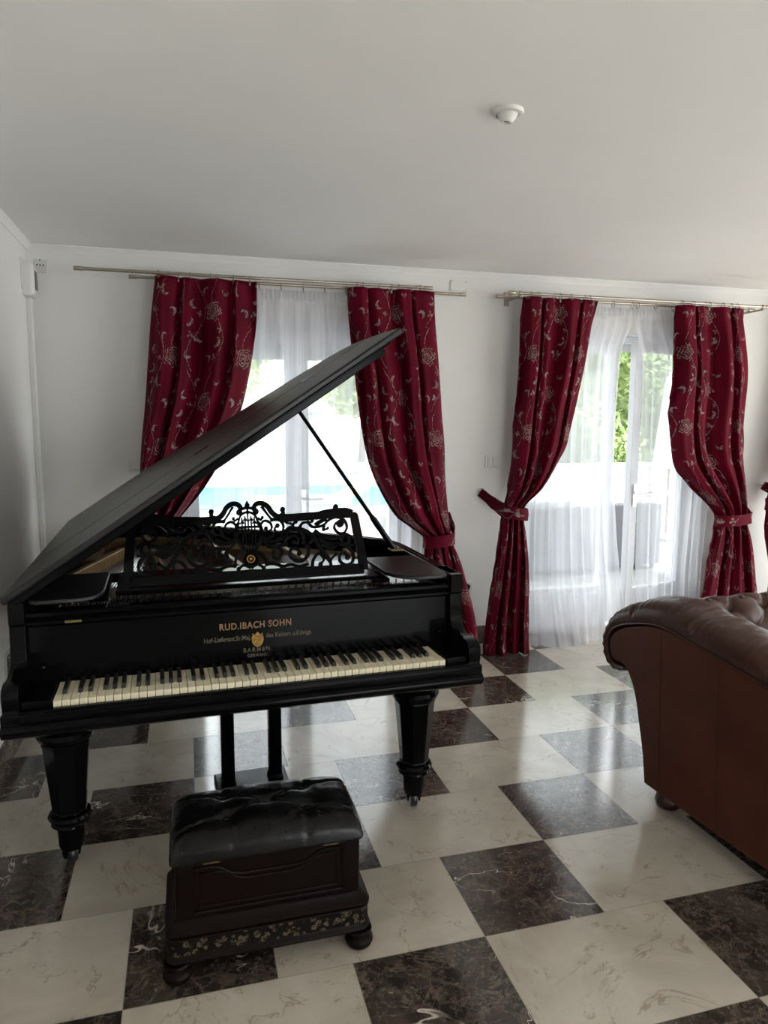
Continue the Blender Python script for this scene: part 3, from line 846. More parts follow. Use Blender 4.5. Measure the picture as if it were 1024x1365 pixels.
# iron frame, strings, pins
ipl = [(-.07, .46), (1.285, .46), (1.285, .62), (1.25, .66), (-.03, .66), (-.04, 1.0), (-.07, 1.0)]
fr = obj('iron_frame', MB().prism(ipl, lambda a, b: V3(a, b, .852), lambda a, b: V3(a, b, .885)), M['gold'], P, bevel=.004)
def bar(mb, a, b, w, z0, z1):
    a, b = Vector(a), Vector(b); d = (b - a).normalized(); n = Vector((-d.y, d.x)) * w / 2
    q = [a + n, b + n, b - n, a - n]
    return mb.prism([(p.x, p.y) for p in q], lambda x, y: V3(x, y, z0), lambda x, y: V3(x, y, z1))
for a, b, z1 in (((-.02, .64), (.15, 1.20), .952), ((.33, .60), (.24, 1.72), .925), ((.66, .6), (.52, 1.52), .925), ((.95, .6), (.86, 1.27), .925), ((1.17, .6), (1.14, 1.05), .925)):
    obj('strut', bar(MB(), a, b, .028, .852, z1), M['gold'], fr, bevel=.006)
obj('hitch_plate', MB().loft([[V3(*o, .852), V3(*o, .90), V3(*i, .90), V3(*i, .852)] for o, i in zip(offset(ol, .05)[18:-1], offset(ol, .17)[18:-1])]), M['gold'], fr, bevel=.004)
pb = obj('pin_block', MB().box(-.085, 1.30, .20, .47, .86, .888), M['black'], P, bevel=.003)
mb = MB()
for k in range(176):
    u = -.03 + 1.28 * (k + .5) / 176; v = .29 + .022 * (k % 4) + .03 * sin(k * .06)
    mb.lathe([(.0034, .885), (.0032, .918), (.0026, .926)], (u, v, 0), 6)
o = obj('tuning_pins', mb, M['chrome'], pb); o['kind'] = 'stuff'
mb = MB()
for k in range(120):
    u0 = -.02 + 1.26 * k / 119
    ue = u0 - .10 * max(0, 1 - k/119) * .5 + (.25 if k < 26 else 0) * (1 - k/40)
    ve = lerp([(-.2, 1.75), (.3, 1.70), (.5, 1.55), (.75, 1.32), (1.0, 1.10), (1.25, .82), (1.4, .7)], ue)
    mb.tube([(u0, .33, .912), (u0, .5, .905), (ue, ve, .905)], .0011 if k < 30 else .0007, 4)
o = obj('strings', mb, M['chrome'], P, smooth=0); o['kind'] = 'stuff'
obj('damper_rail', MB().box(.02, 1.18, .63, .67, .915, .945), M['black'], P, bevel=.003)
mb = MB().box(-.083, 1.298, .205, .245, .888, .905)
obj('felt_strip', mb, M['felt'], pb)
for k in range(9):
    u = .12 + k * .115
    obj('plate_screw', MB().lathe([(.012, .886), (.012, .897), (.007, .903)], (u, .255 + .01*(k % 2), 0), 14), M['chrome'], pb)

# keybed, arms, blocks, fallboard
kb = [(.60, .60), (.03, .60), (-.018, .622), (-.033, .632), (-.038, .645), (-.036, .655), (-.030, .661), (-.023, .664), (-.022, .688), (-.018, .692), (-.002, .692), (-.002, .655), (.60, .66)]
obj('keybed', MB().loft([[V3(u, v, z) for v, z in kb] for u in (UL-.004, UR+.004)]), M['black'], P, smooth=40, bevel=.002)
obj('keyslip', MB().loft([[V3(u, v, z) for v, z in ((-.024, .664), (-.026, .668), (-.026, .676), (-.021, .681), (-.021, .696), (-.018, .699), (-.004, .699), (-.004, .664))] for u in (UL+.046, UR-.046)]), M['black'], P, smooth=40)
arm = spline([(.30, .66), (-.022, .66)], 1) + [(-.022, .690), (-.013, .697)] + spline([(-.013, .700), (-.017, .728), (-.014, .755), (.004, .770), (.03, .7735), (.075, .770), (.111, .775), (.135, .787), (.147, .81), (.150, .86), (.153, .904)], 5) + [(.145, .908), (.145, .975), (.30, .975)]
for u in (UL, UR - .045):
    a_ = obj('arm', MB().prism(arm, lambda v, z: V3(u, v, z), lambda v, z: V3(u + .045, v, z)), M['black'], P, smooth=30, bevel=.004)
for u0, u1 in ((UL+.045, -.003), (1.225, UR-.045)):
    obj('key_block', MB().box(u0, u1, -.003, .19, .66, .722), M['black'], P, bevel=.005)
fb = obj('fallboard', MB().loft([[V3(u, v, z) for v, z in ((.172, .69), (.178, .89), (.170, .894), (.162, .900), (.162, .908), (.168, .914), (.172, .917), (.168, .922), (.160, .926), (.160, .936), (.166, .941), (.20, .941), (.20, .69))] for u in (UL+.045, UR-.045)]), M['black'], P, smooth=30)
def text(body, u, z, size, mat, sx=1.0, align='CENTER', v=.1745, ext=.0004, sp=1.0):
    c = bpy.data.curves.new('lettering', 'FONT'); c.body = body; c.size = size; c.align_x = align; c.align_y = 'CENTER'
    c.extrude = ext; c.space_character = sp; c.materials.append(mat); c.offset = .0007 if size > .03 else .0005
    tmp = bpy.data.objects.new('lettering_source', c); me = bpy.data.meshes.new_from_object(tmp)
    bpy.data.objects.remove(tmp); me.name = 'lettering'
    if not me.materials: me.materials.append(mat)
    o = bpy.data.objects.new('lettering', me); COL.objects.link(o); o.parent = fb
    o.location = (u, v, z); o.rotation_euler = (radians(90 - 1.7), 0, 0); o.scale = (sx, 1, 1)
    return o
text('RUD.IBACH SOHN', .607, .841, .031, M['letter'], .86, v=.1752, sp=1.12)
text('Hof-Lieferant.Sr.Maj.', .590, .800, .023, M['letterdim'], .80, 'RIGHT', v=.1742)
text('des Kaisers u.Königs.', .640, .802, .023, M['letterdim'], .80, 'LEFT', v=.1742)
text('BARMEN.', .612, .756, .021, M['letterdim'], .9, v=.1732, sp=1.35)
text('GERMANY.', .612, .737, .015, M['letterdim'], .95, v=.1726, sp=1.05)
sh = spline([(-.018, .014), (0, .011), (.018, .014), (.019, -.004), (.012, -.018), (0, -.024), (-.012, -.018), (-.019, -.004)], 4, True)
cr = obj('gilt_crest', MB().prism(sh, lambda a, b: V3(.612 + a, .1738, .789 + b), lambda a, b: V3(.612 + a, .176, .789 + b)), M['goldleaf'], fb)
mb = MB().prism([(-.016, .013), (-.018, .024), (-.009, .019), (0, .028), (.009, .019), (.018, .024), (.016, .013)], lambda a, b: V3(.612 + a, .1742, .789 + b), lambda a, b: V3(.612 + a, .1765, .789 + b))
obj('gilt_crown', mb, M['goldleaf'], fb, smooth=0)
for u in (.047,):
    obj('brass_plate', MB().box(u-.024, u+.024, .1605, .166, .900, .908), M['brass'], fb, bevel=.001)
for u in (-.045, 1.262):
    obj('knob', MB().lathe([(.006, .176), (.0055, .168), (.009, .162), (.008, .155), (.0, .152)], n=16, axis='y').tf(Matrix.Identity(4)), M['black'], fb).location = (u, 0, .765)
# keys
KW = 1.222 / 52
wm = obj('white_key', MB().box(.0009, KW-.0009, 0, .165, .697, .7135).box(.0009, KW-.0009, -.0015, .05, .7125, .7155), M['ivory'], P, bevel=.0008, smooth=30)
bmk = MB().loft([[V3(-.0068, .052, .708), V3(.0068, .052, .708), V3(.0068, .165, .708), V3(-.0068, .165, .708)], [V3(-.0065, .054, .716), V3(.0065, .054, .716), V3(.0065, .165, .716), V3(-.0065, .165, .716)], [V3(-.0056, .062, .7265), V3(.0056, .062, .7265), V3(.0056, .165, .7265), V3(-.0056, .165, .7265)]])
bk = obj('black_key', bmk, M['ebony'], P, bevel=.0012)
first = True
for k in range(52):
    o = wm if k == 0 else wm.copy()
    if k: COL.objects.link(o)
    o.location.x = k * KW; o.location.z = .0004 * sin(k * 2.7)
    nt = 'ABCDEFG'[k % 7]
    if nt in 'ACDFG' and k < 51:
        o = bk if first else bk.copy()
        if not first: COL.objects.link(o)
        first = False
        o.location.x = (k + 1) * KW + {'A': .002, 'C': -.0018, 'D': .0018, 'F': -.0024, 'G': 0}[nt]
        o.location.z = .0004 * cos(k * 1.9)

# candle shelves beside the music desk
for nm, pts in (('r', [(1.082, .52), (1.082, .25), (1.10, .195), (1.135, .150), (1.176, .135), (1.262, .135), (1.285, .152), (1.291, .19), (1.291, .52)]),
                ('l', [(.136, .52), (.136, .25), (.128, .195), (.105, .160), (.07, .145), (-.05, .140), (-.072, .155), (-.078, .19), (-.078, .52)])):
    obj('candle_shelf', MB().prism(pts, lambda a, b: V3(a, b, .966), lambda a, b: V3(a, b, .980)), M['lid'], P, bevel=.004)
tr = obj('desk_tray', MB().box(.165, 1.07, .285, .60, .944, .960), M['black'], P, bevel=.003)
for u in (.11, 1.085): obj('slide_rail', MB().box(u-.03, u+.03, .285, .62, .930, .944), M['black'], tr, bevel=.002)

# music desk: fretwork drawn as flat scrolls of sawn wood
DT = radians(22.5)
desk = obj('music_desk', MB().box(-.405, .407, -.008, .008, -.028, .010), M['black'], P, bevel=.003)
desk.location = (.612, .305, .992); desk.rotation_euler = (-DT, 0, 0)
KP = .000485
def cpx(x, y): return (x - 100) * KP, ((575 - (x - 100) * .018) - y) * KP * 1.09
fm = MB()
def flat(poly, d=.0055):
    for s in (1, -1):
        q = [(s * a, b) for a, b in poly]
        fm.prism(q, lambda a, b: Vector((a, -d, b)), lambda a, b: Vector((a, d, b)))
def stroke(pts, w0, w1=None, ball=0, k=6, d=.0055):
    pts = spline([cpx(*p) for p in pts], k); n = len(pts); L, Rr = [], []
    w1 = w0 if w1 is None else w1
    w0 *= 1.15; w1 *= 1.2; ball *= 1.12
    for i, p in enumerate(pts):
        a, b = Vector(pts[max(i-1, 0)]), Vector(pts[min(i+1, n-1)]); t = (b - a).normalized()
        w = (w0 + (w1 - w0) * i / (n-1)) * KP / 2
        L.append((p[0] - t.y*w, p[1] + t.x*w)); Rr.append((p[0] + t.y*w, p[1] - t.x*w))
    for s in (1, -1):
        mb_v = []
        for l, r in zip(L, Rr):
            mb_v.append([Vector((s*l[0], -d, l[1])), Vector((s*r[0], -d, r[1])), Vector((s*r[0], d, r[1])), Vector((s*l[0], d, l[1]))])
        fm.loft(mb_v)
    if ball:
        c = pts[-1]; flat([(c[0] + ball*KP*cos(2*pi*q/14), c[1] + ball*KP*sin(2*pi*q/14)) for q in range(14)], d + .0004)
def disc(x, y, r, d=.0058): 
    c = cpx(x, y); flat([(c[0] + r*KP*cos(2*pi*q/18), c[1] + r*KP*sin(2*pi*q/18)) for q in range(18)], d)
# frame
stroke([(905, 190), (916, 300), (930, 440), (940, 585)], 50, 56, d=.008)
stroke([(330, 198), (400, 204), (520, 198), (660, 190), (780, 184), (880, 184)], 46, d=.008)
stroke([(640, 175), (700, 166), (780, 160), (850, 162), (890, 180)], 26, 40, d=.007)
disc(767, 132, 20); stroke([(767, 130), (767, 165)], 26)
disc(360, 145, 19); stroke([(360, 145), (362, 190)], 24)
disc(905, 200, 30)
# crest volute
stroke([(360, 200), (310, 190), (275, 160), (250, 122), (212, 98), (170, 102), (148, 130), (160, 158)], 34, 26, 20)
stroke([(205, 120), (240, 170), (275, 215)], 16, 10, 12)
stroke([(100, 128), (128, 132), (152, 138)], 14, 18)
disc(100, 112, 18); disc(100, 92, 9); stroke([(100, 95), (100, 175)], 12)
stroke([(100, 158), (135, 168), (160, 195), (172, 235)], 13, 12, 10)
stroke([(172, 200), (195, 215), (205, 200)], 12, 8, 10)
# lyre
for x in (100, 122, 145): stroke([(x, 178 + (x-100)*.4), (x, 420)], 8)
stroke([(100, 262), (178, 262)], 12); stroke([(100, 300), (185, 300)], 14)
for x, y in ((122, 205), (145, 225)): stroke([(x-14, y+14), (x, y), (x+14, y+14)], 7, 7)
stroke([(172, 235), (192, 275), (190, 330), (170, 380), (135, 420), (100, 440)], 22, 26)
disc(100, 485, 52); stroke([(100, 430), (160, 440), (200, 470), (215, 520)], 24, 14, 14)
stroke([(100, 540), (150, 520), (190, 545)], 22, 12, 13); stroke([(100, 560), (240, 565)], 14)
# scrolls beside the lyre
stroke([(205, 345), (190, 300), (190, 250), (222, 222), (262, 240), (268, 278), (240, 296), (226, 275)], 17, 11, 13)
stroke([(240, 345), (275, 325), (290, 300)], 16, 10, 10)
stroke([(280, 215), (330, 218), (356, 255), (345, 300), (308, 310), (290, 280), (312, 258)], 18, 12, 15)
stroke([(356, 205), (378, 235), (412, 245)], 18, 8, 8); stroke([(350, 330), (375, 290), (412, 265)], 26, 12)
stroke([(205, 345), (260, 370), (320, 350), (360, 320)], 24, 20)
# big middle scroll
stroke([(345, 345), (400, 290), (460, 285), (525, 305), (575, 345), (605, 400), (650, 470), (690, 520)], 30, 24)
stroke([(360, 385), (380, 348), (430, 335), (462, 360), (450, 388), (425, 378)], 18, 10, 13)
stroke([(470, 300), (500, 340), (498, 380)], 22, 12, 14); stroke([(540, 315), (570, 360), (545, 385)], 18, 12, 12)
stroke([(420, 290), (430, 250), (455, 235)], 26, 10, 10); stroke([(470, 285), (500, 245), (540, 238)], 24, 10, 10)
# upper right vine
stroke([(540, 230), (570, 270), (620, 272), (665, 258), (705, 225), (765, 206), (822, 226), (840, 275), (815, 318), (768, 318), (742, 282), (758, 248), (790, 252)], 16, 13, 26)
stroke([(600, 262), (640, 235), (690, 222)], 34, 12); stroke([(665, 265), (655, 295), (690, 285)], 20, 9, 9)
stroke([(570, 268), (552, 245), (575, 232)], 14, 10, 11); stroke([(690, 200), (715, 190), (760, 196)], 14, 10)
stroke([(583, 300), (635, 335), (700, 358), (770, 352), (815, 330), (855, 345), (880, 365)], 30, 16)
stroke([(800, 345), (790, 385), (815, 402)], 18, 10, 12); stroke([(835, 345), (850, 385), (825, 410), (880, 410)], 18, 12)
stroke([(620, 345), (650, 385), (700, 400), (760, 400)], 30, 26)
# lower scrolls
stroke([(640, 400), (700, 430), (760, 400), (830, 420), (868, 470), (855, 528), (805, 548), (762, 520), (765, 475), (805, 462), (822, 495)], 22, 15, 17)
stroke([(520, 395), (530, 450), (490, 500), (430, 505), (390, 470), (400, 425), (445, 420), (460, 455)], 26, 15, 17)
stroke([(545, 560), (560, 500), (610, 460), (640, 500), (610, 535)], 22, 12, 15); stroke([(690, 560), (690, 510), (735, 470)], 20, 12, 12)
stroke([(300, 400), (330, 440), (300, 485), (260, 470), (270, 435)], 22, 12, 15)
stroke([(205, 360), (240, 400), (300, 400), (380, 390)], 22, 18); stroke([(215, 520), (270, 520), (330, 540), (390, 530), (450, 545), (520, 530)], 20, 16)
stroke([(330, 540), (300, 562)], 16, 10); stroke([(860, 545), (895, 560)], 16, 12)
fw = obj('fretwork', fm, M['black'], desk, smooth=0)
md = MB().lathe([(.0, -.0085), (.014, -.0085), (.016, -.007), (.0165, -.005)], n=26, axis='y')
g = obj('gilt_medallion', torus(MB(), (0, -.008, 0), .0125, .0022, 'y', 24, 6), M['goldleaf'], desk); g.location = (0, 0, (575-485)*KP*1.09)
g2 = obj('gilt_star', MB().prism([((.0085 if q % 2 else .0035)*cos(pi*q/6), (.0085 if q % 2 else .0035)*sin(pi*q/6)) for q in range(12)], lambda a, b: Vector((a, -.0085, b)), lambda a, b: Vector((a, -.006, b))), M['goldleaf'], desk, smooth=0)
g2.location = g.location

# lid and prop
TH_ = radians(34); HU, HZ = -.152, .987
def lp(s, v, n=0.0): return V3(HU + s*cos(TH_) - n*sin(TH_), v, HZ + s*sin(TH_) + n*cos(TH_))
lid_o = [(0, .142), (1.510, .142), (1.528, .40), (1.535, .62)]
flap = [(0, .142), (1.510, .142), (1.530, .40), (1.538, .614), (0, .614)]
main = [(0, .622), (1.538, .622)] + spline([(1.532, .80), (1.49, .95), (1.36, 1.12), (1.16, 1.28), (.95, 1.42), (.78, 1.57), (.66, 1.72), (.52, 1.83), (.28, 1.88)], 4) + [(0, 1.88)]
ld = obj('lid', MB().prism(main, lambda s, v: lp(s, v, -.022), lambda s, v: lp(s, v, 0)), M['lid'], P, bevel=.006, seg=3, smooth=30)
fl_ = obj('lid_flap', MB().prism(flap, lambda s, v: lp(s, v, -.022), lambda s, v: lp(s, v, 0)), M['lid'], P, bevel=.007, seg=3, smooth=30)
lo = MB().prism([(.02, .150), (1.425, .150), (1.435, .60), (.02, .60)], lambda s, v: lp(s, v, -.046), lambda s, v: lp(s, v, -.0215))
obj('under_frame', lo, M['black'], fl_, bevel=.004)
lo = MB().prism([(.02, .145), (1.455, .145), (1.455, .16), (.02, .16)], lambda s, v: lp(s, v, -.028), lambda s, v: lp(s, v, -.0215))
obj('edge_bead', lo, M['black'], fl_, bevel=.002)
obj('under_batten', MB().prism([(.02, .64), (1.40, .64), (1.40, .70), (.02, .70)], lambda s, v: lp(s, v, -.044), lambda s, v: lp(s, v, -.0215)), M['black'], ld, bevel=.003)
for s in (.25, .75, 1.25):
    obj('flap_hinge', MB().prism([(s-.03, .60), (s+.03, .60), (s+.03, .636), (s-.03, .636)], lambda a, b: lp(a, b, -.001), lambda a, b: lp(a, b, .0012)), M['black'], fl_, smooth=0)
for v in (.40, 1.1, 1.65):
    obj('lid_hinge', MB().lathe([(.006, v-.04), (.006, v+.04)], (0, 0, 0), 12, 'y').tf(Matrix.Translation((-.131, 0, .981))), M['brass'], P)
b0, b1 = V3(1.262, .66, .972), V3(.838, .60, 1.563)
pr = obj('lid_prop', MB().tube([b0, b0.lerp(b1, .24), b0.lerp(b1, .27), b1], [.0125, .0125, .0085, .0075], 10), M['black'], P)
obj('prop_hinge', MB().box(1.235, 1.29, .635, .685, .9755, .984), M['brass'], P, bevel=.002)

# legs
def leg(u, v, rz):
    lg = obj('leg', MB().box(-.085, .085, -.085, .085, .535, .602).tf(Matrix.Translation((u, v, 0))), M['black'], P, bevel=.006)
    mb = MB().lathe([(.060, .54), (.070, .52), (.060, .508), (.070, .500), (.088, .492), (.094, .478), (.088, .463), (.078, .458), (.070, .45)], (u, v, 0), 36)
    obj('collar', mb, M['black'], lg, smooth=40)
    mb = MB().lathe([(.074, .458), (.081, .452), (.081, .445), (.078, .438), (.057, .205), (.060, .199), (.055, .19)], (u, v, 0), 8, rot=pi/8)
    obj('shaft', mb, M['black'], lg, smooth=20, bevel=.003)
    mb = MB().lathe([(.050, .198), (.066, .192), (.071, .182), (.066, .172), (.054, .168), (.060, .162), (.062, .154), (.054, .147), (.046, .145), (.043, .12), (.041, .075), (.036, .062), (.0, .060)], (u, v, 0), 32)
    obj('foot_ring', mb, M['black'], lg, smooth=40)
    R = Matrix.Translation((u, v, 0)) @ Matrix.Rotation(rz, 4, 'Z')
    for s in (-1, 1):
        mb = MB().prism([(-.030, .09), (.030, .09), (.034, .06), (.020, .022), (.002, .022), (-.012, .05)], lambda a, b: Vector((s*.018, a, b)), lambda a, b: Vector((s*.027, a, b)))
        obj('caster_fork', mb.tf(R), M['black'], lg, bevel=.001)
    mb = MB().lathe([(.010, -.014), (.033, -.014), (.036, -.010), (.037, 0), (.036, .010), (.033, .014), (.010, .014)], (0, 0, 0), 28, 'x').tf(R @ Matrix.Translation((0, .010, .037)))
    w_ = obj('caster_wheel', mb, M['blackplastic'], lg)
    obj('axle', MB().lathe([(.005, -.030), (.005, .030)], (0, 0, 0), 10, 'x').tf(R @ Matrix.Translation((0, .010, .037))), M['black'], lg)
leg(-.015, .345, .35); leg(1.235, .335, -.25); leg(.20, 1.66, .9)

# pedal lyre
ly = obj('pedal_lyre', MB().box(.46, .78, .44, .72, .575, .602), M['black'], P, bevel=.004)
for u in (.535, .72):
    obj('post', MB().box(u-.025, u+.025, .525, .575, .10, .58), M['black'], ly, bevel=.006)
    obj('post_base', MB().lathe([(.040, .098), (.042, .108), (.036, .118), (.030, .122)], (u, .55, 0), 4, rot=pi/4), M['black'], ly, smooth=0, bevel=.003)
obj('pedal_box', MB().box(.485, .77, .48, .64, .050, .100), M['black'], ly, bevel=.006)
for u in (.575, .68):
    obj('pedal', MB().loft([[V3(u + x, v, z) for x in (-w, w) for z in ((zz, zz+.010) if x < 0 else (zz+.010, zz))] for v, w, zz in ((.55, .010, .062), (.44, .011, .058), (.40, .018, .054), (.37, .018, .050))]), M['brass'], ly, bevel=.003)


# ------------------------------------------------------------------ the tufted bench
B = thing('piano_bench', (.393, .200, 0), 'dark carved storage bench with a button-tufted black leather seat before the piano', 'bench')
def rrect(hw, hd, z, r, n=5):
    pts = []
    for cx, cy, a0 in ((hw-r, hd-r, 0), (-hw+r, hd-r, pi/2), (-hw+r, -hd+r, pi), (hw-r, -hd+r, 3*pi/2)):
        for k in range(n+1):
            a = a0 + pi/2*k/n; pts.append(Vector((cx + r*cos(a), cy + r*sin(a), z)))
    return pts
bx = obj('box', MB().loft([rrect(.257, .134, z, .012) for z in (.14, .345)]), M['benchwood'], B, smooth=40, bevel=.002)
pl = obj('plinth', MB().loft([rrect(hw, hd, z, .035) for hw, hd, z in ((.270, .145, .056), (.284, .158, .060), (.288, .162, .068), (.284, .158, .076), (.279, .154, .080), (.279, .154, .134), (.284, .158, .138), (.286, .160, .144), (.280, .154, .152), (.268, .144, .160), (.263, .140, .172), (.258, .135, .178))]), M['benchwood'], B, smooth=50)
obj('floral_band', MB().loft([rrect(hw, hd, z, .036) for hw, hd, z in ((.2795, .1545, .083), (.282, .157, .085), (.282, .157, .129), (.2795, .1545, .131))]), M['band'], pl, smooth=40)
bead = [Vector((p.x, p.y, .1335)) for p in rrect(.2825, .1575, 0, .036, 8)]
obj('bead_moulding', MB().tube(bead, .0032, 8, closed=True), M['benchwood'], pl)
for sx in (-1, 1):
    for sy in (-1, 1):
        obj('bun_foot', MB().lathe([(.026, 0), (.036, .006), (.041, .018), (.040, .028), (.030, .036), (.026, .040), (.034, .046), (.038, .052), (.036, .058)], (sx*.255, sy*.128, 0), 28), M['benchwood'], B, smooth=50)
def panel_path(i):
    w, b, t = .205 - i, .190 + i, .318 - i
    return [(-w, b), (w, b), (w, t), (w-.05, t), (w-.072, t-.006), (w-.10, t-.026), (w-.13, t-.032), (-w+.13, t-.032), (-w+.10, t-.026), (-w+.072, t-.006), (-w+.05, t), (-w, t)]
for i, r in ((0, .0055), (.016, .004)):
    obj('panel_moulding', MB().tube([Vector((x, -.134, z)) for x, z in panel_path(i)], r, 8, closed=True), M['benchwood'], bx)
for sx in (-1, 1):
    obj('side_moulding', MB().tube([Vector((sx*.257, y, z)) for y, z in ((-.10, .19), (.10, .19), (.10, .318), (-.10, .318))], .005, 8, closed=True), M['benchwood'], bx)
for x in (-.157, .172):
    h_ = obj('brass_catch', MB().box(x-.022, x+.022, -.1365, -.1335, .328, .344), M['brass'], bx, bevel=.001)
    for d in (-.012, .012): obj('pin', MB().lathe([(.0025, -.136), (.002, -.138)], (x+d, 0, .336), 8, 'y') if False else MB().box(x+d-.002, x+d+.002, -.1375, -.136, .334, .338), M['blackplastic'], h_, smooth=0)
BT = [(-.112, -.052), (.118, -.052), (.003, .0), (-.112, .055), (.118, .055)]
def cushf(a, b):
    s, t = 2*a - 1, 2*b - 1
    # denser sampling near the borders
    s = sin(s * pi/2) * .35 + s * .65; t = sin(t * pi/2) * .35 + t * .65
    hw, hd = .272, .150
    e = max(abs(s), abs(t))
    side = (1 - abs(s)**10) ** .38 * (1 - abs(t)**7) ** .42
    x, y = s * hw * (1 - .035*(1 - side)), t * hd
    z = .345 + .050 * side + .034 * (1 - s*s*.85) ** .8 * (1 - t*t) ** .7
    for bx_, by_ in BT:
        d = hypot(x - bx_, (y - by_))
        z -= .012 * exp(-(d/.022)**2) + .007 * exp(-(d/.060)**2)
    for i, j in ((0, 2), (1, 2), (3, 2), (4, 2)):
        p, q = Vector(BT[i]), Vector(BT[j]); w = Vector((x, y)); t_ = max(0, min(1, (w - p).dot(q - p) / (q - p).length_squared))
        d = (w - (p + (q - p)*t_)).length; z -= .006 * exp(-(d/.008)**2)
    for bx_, by_ in (BT[0], BT[1], BT[3], BT[4]):
        sx = 1 if bx_ > 0 else -1; sy = 1 if by_ > 0 else -1
        if (y - by_) * sy > 0: z -= .005 * exp(-((x - bx_ - .15*(y-by_)*sx)/.008)**2) * side
        if (x - bx_) * sx > 0: z -= .005 * exp(-((y - by_ - .25*(x-bx_)*sy*sx)/.008)**2) * side
    z += .0015 * noise.noise(Vector((x*30, y*30, 0)))
    if e >= .9999: z = .345
    return Vector((x, y, z))
cu = obj('seat_cushion', MB().grid(cushf, 150, 90), M['benchleather'], B, smooth=180)
obj('cushion_base', MB().loft([rrect(.268, .146, z, .02) for z in (.338, .348)]), M['benchleather'], B)
for x, y in BT:
    zz = min((hypot(v_.x-x, v_.y-y), v_.z) for v_ in (cushf(a/120, b/90) for a in range(10, 111) for b in range(10, 81)))[1] + .004
    obj('button', MB().lathe([(.0, .0065), (.006, .006), (.0105, .003), (.012, -.004)], (x, y, zz), 18), M['benchleather'], cu)

# ------------------------------------------------------------------ the leather sofa
F = thing('leather_sofa', (1.93, .53, 0), 'brown tufted leather sofa with a scrolled arm, cut off by the right edge', 'sofa', radians(3.6))
LEN = 2.05
prof = [(-1.02, .085), (0, .082), (.010, .14), (.022, .212), (.053, .325), (.083, .425), (.121, .490), (.152, .520), (.185, .521), (.215, .521), (.243, .535), (.256, .570), (.250, .610), (.222, .645), (.176, .674), (.126, .694), (.04, .722), (-.047, .736), (-.12, .735), (-.206, .726), (-.348, .709), (-.549, .682), (-.80, .655), (-.98, .640), (-1.02, .62)]
def side_panel(x0, x1, nm):
    a = []
    pr_ = prof[:1] + spline(prof[1:], 3)
    ins = offset([(p[0], p[1]) for p in pr_], .012)
    rings = []
    s = 1 if x1 > x0 else -1
    rings.append([Vector((x1, y, z)) for y, z in pr_])
    rings.append([Vector((x0 + s*.012, y, z)) for y, z in pr_])
    rings.append([Vector((x0 + s*.003, y*.7 + i[0]*.3, z*.7 + i[1]*.3)) for (y, z), i in zip(pr_, ins)])
    rings.append([Vector((x0, y*.35 + i[0]*.65, z*.35 + i[1]*.65)) for (y, z), i in zip(pr_, ins)])
    return obj(nm, MB().loft(rings), M['sofapanel'], F, smooth=30)
pn = side_panel(0, .10, 'side_panel')
side_panel(LEN, LEN - .10, 'side_panel')
for y0_, zt in ((-.058, .735), (-.345, .708), (-.66, .668)):
    obj('seam', MB().tube([(-.0012, y0_ + .045*(1-(z/zt))**1.5*(-1 if y0_ < -.2 else -.9), z) for z in [.085 + (zt - .10) * k / 14 for k in range(15)]], .0011, 6), M['felt'], pn)
# padded roll running over the scroll and along the arm
path = spline([(.150, .512), (.185, .508), (.222, .510), (.252, .528), (.268, .565), (.264, .612), (.236, .652), (.185, .684), (.126, .706), (.04, .730), (-.047, .744), (-.12, .742), (-.206, .732), (-.348, .713), (-.549, .686), (-.80, .66), (-1.0, .64)], 26)
cum = [0]
for a, b in zip(path, path[1:]): cum.append(cum[-1] + hypot(b[0]-a[0], b[1]-a[1]))
pinch = [(.150, .80), (.215, .6), (.395, 1.0), (.70, 1.0), (1.03, 1.0)]
def roll(x_out, sgn):
    rings = []
    for i, (y, z) in enumerate(path):
        a, b = Vector(path[max(i-1, 0)]), Vector(path[min(i+1, len(path)-1)]); t = (b - a).normalized(); n = Vector((t.y, -t.x))
        if n.y < 0 and y < .15: n = -n
        n = Vector((-t.y, t.x)) if False else n
        s = cum[i]
        h = lerp([(0, .012), (.06, .026), (.12, .036), (.2, .050), (.30, .075), (.42, .098), (.6, .098), (1.0, .10), (1.3, .10)], s)
        W = lerp([(0, .10), (.2, .16), (.4, .235), (.8, .245), (1.3, .245)], s)
        g = 0
        for c, k in pinch: g += k * exp(-((s - c)/.009)**2) + .35 * k * exp(-((s - c)/.05)**2)
        pl_ = .0028 * sin(s * 2*pi/.030 + .8*sin(s*40)) * exp(-max(0, s - .16)/.10) * min(1, s/.03)
        h *= 1 - .22 * min(1.2, g)
        ring = []
        m = 22
        for k in range(m):
            q = pi * k / (m - 1)
            cx = -cos(q); cy = sin(q) ** .62
            wr = .0045 * noise.noise(Vector((s*26 + cx*1.5, cx*3, 1.7))) + .0065 * sin(s*200 + cx*5) * exp(-min(abs(s - c) for c, _ in pinch)/.05) * max(0, -cx*.5+.6)
            bulge = .010 * max(0, -cx) * sin(q)
            hh = h * cy + wr * sin(q) + pl_ * sin(q)**.5
            xx = x_out + sgn * (W/2 * (1 + cx) - .012 * (1 if k < m/2 else 0) * sin(q)**.5 - bulge * 0)
            ring.append(Vector((xx, y + n.x*hh, z + n.y*hh)))
        rings.append(ring)
    return obj('arm_roll', MB().loft(rings), M['sofaleather'], F, smooth=180)
# outward normal check is done on the path: it runs from under the scroll over the top to the front
roll(-.004, 1); roll(LEN + .004, -1)
pp = [Vector((-.002, y, z)) for y, z in path]
obj('piping', MB().tube(pp, .004, 8), M['sofaleather'], pn)
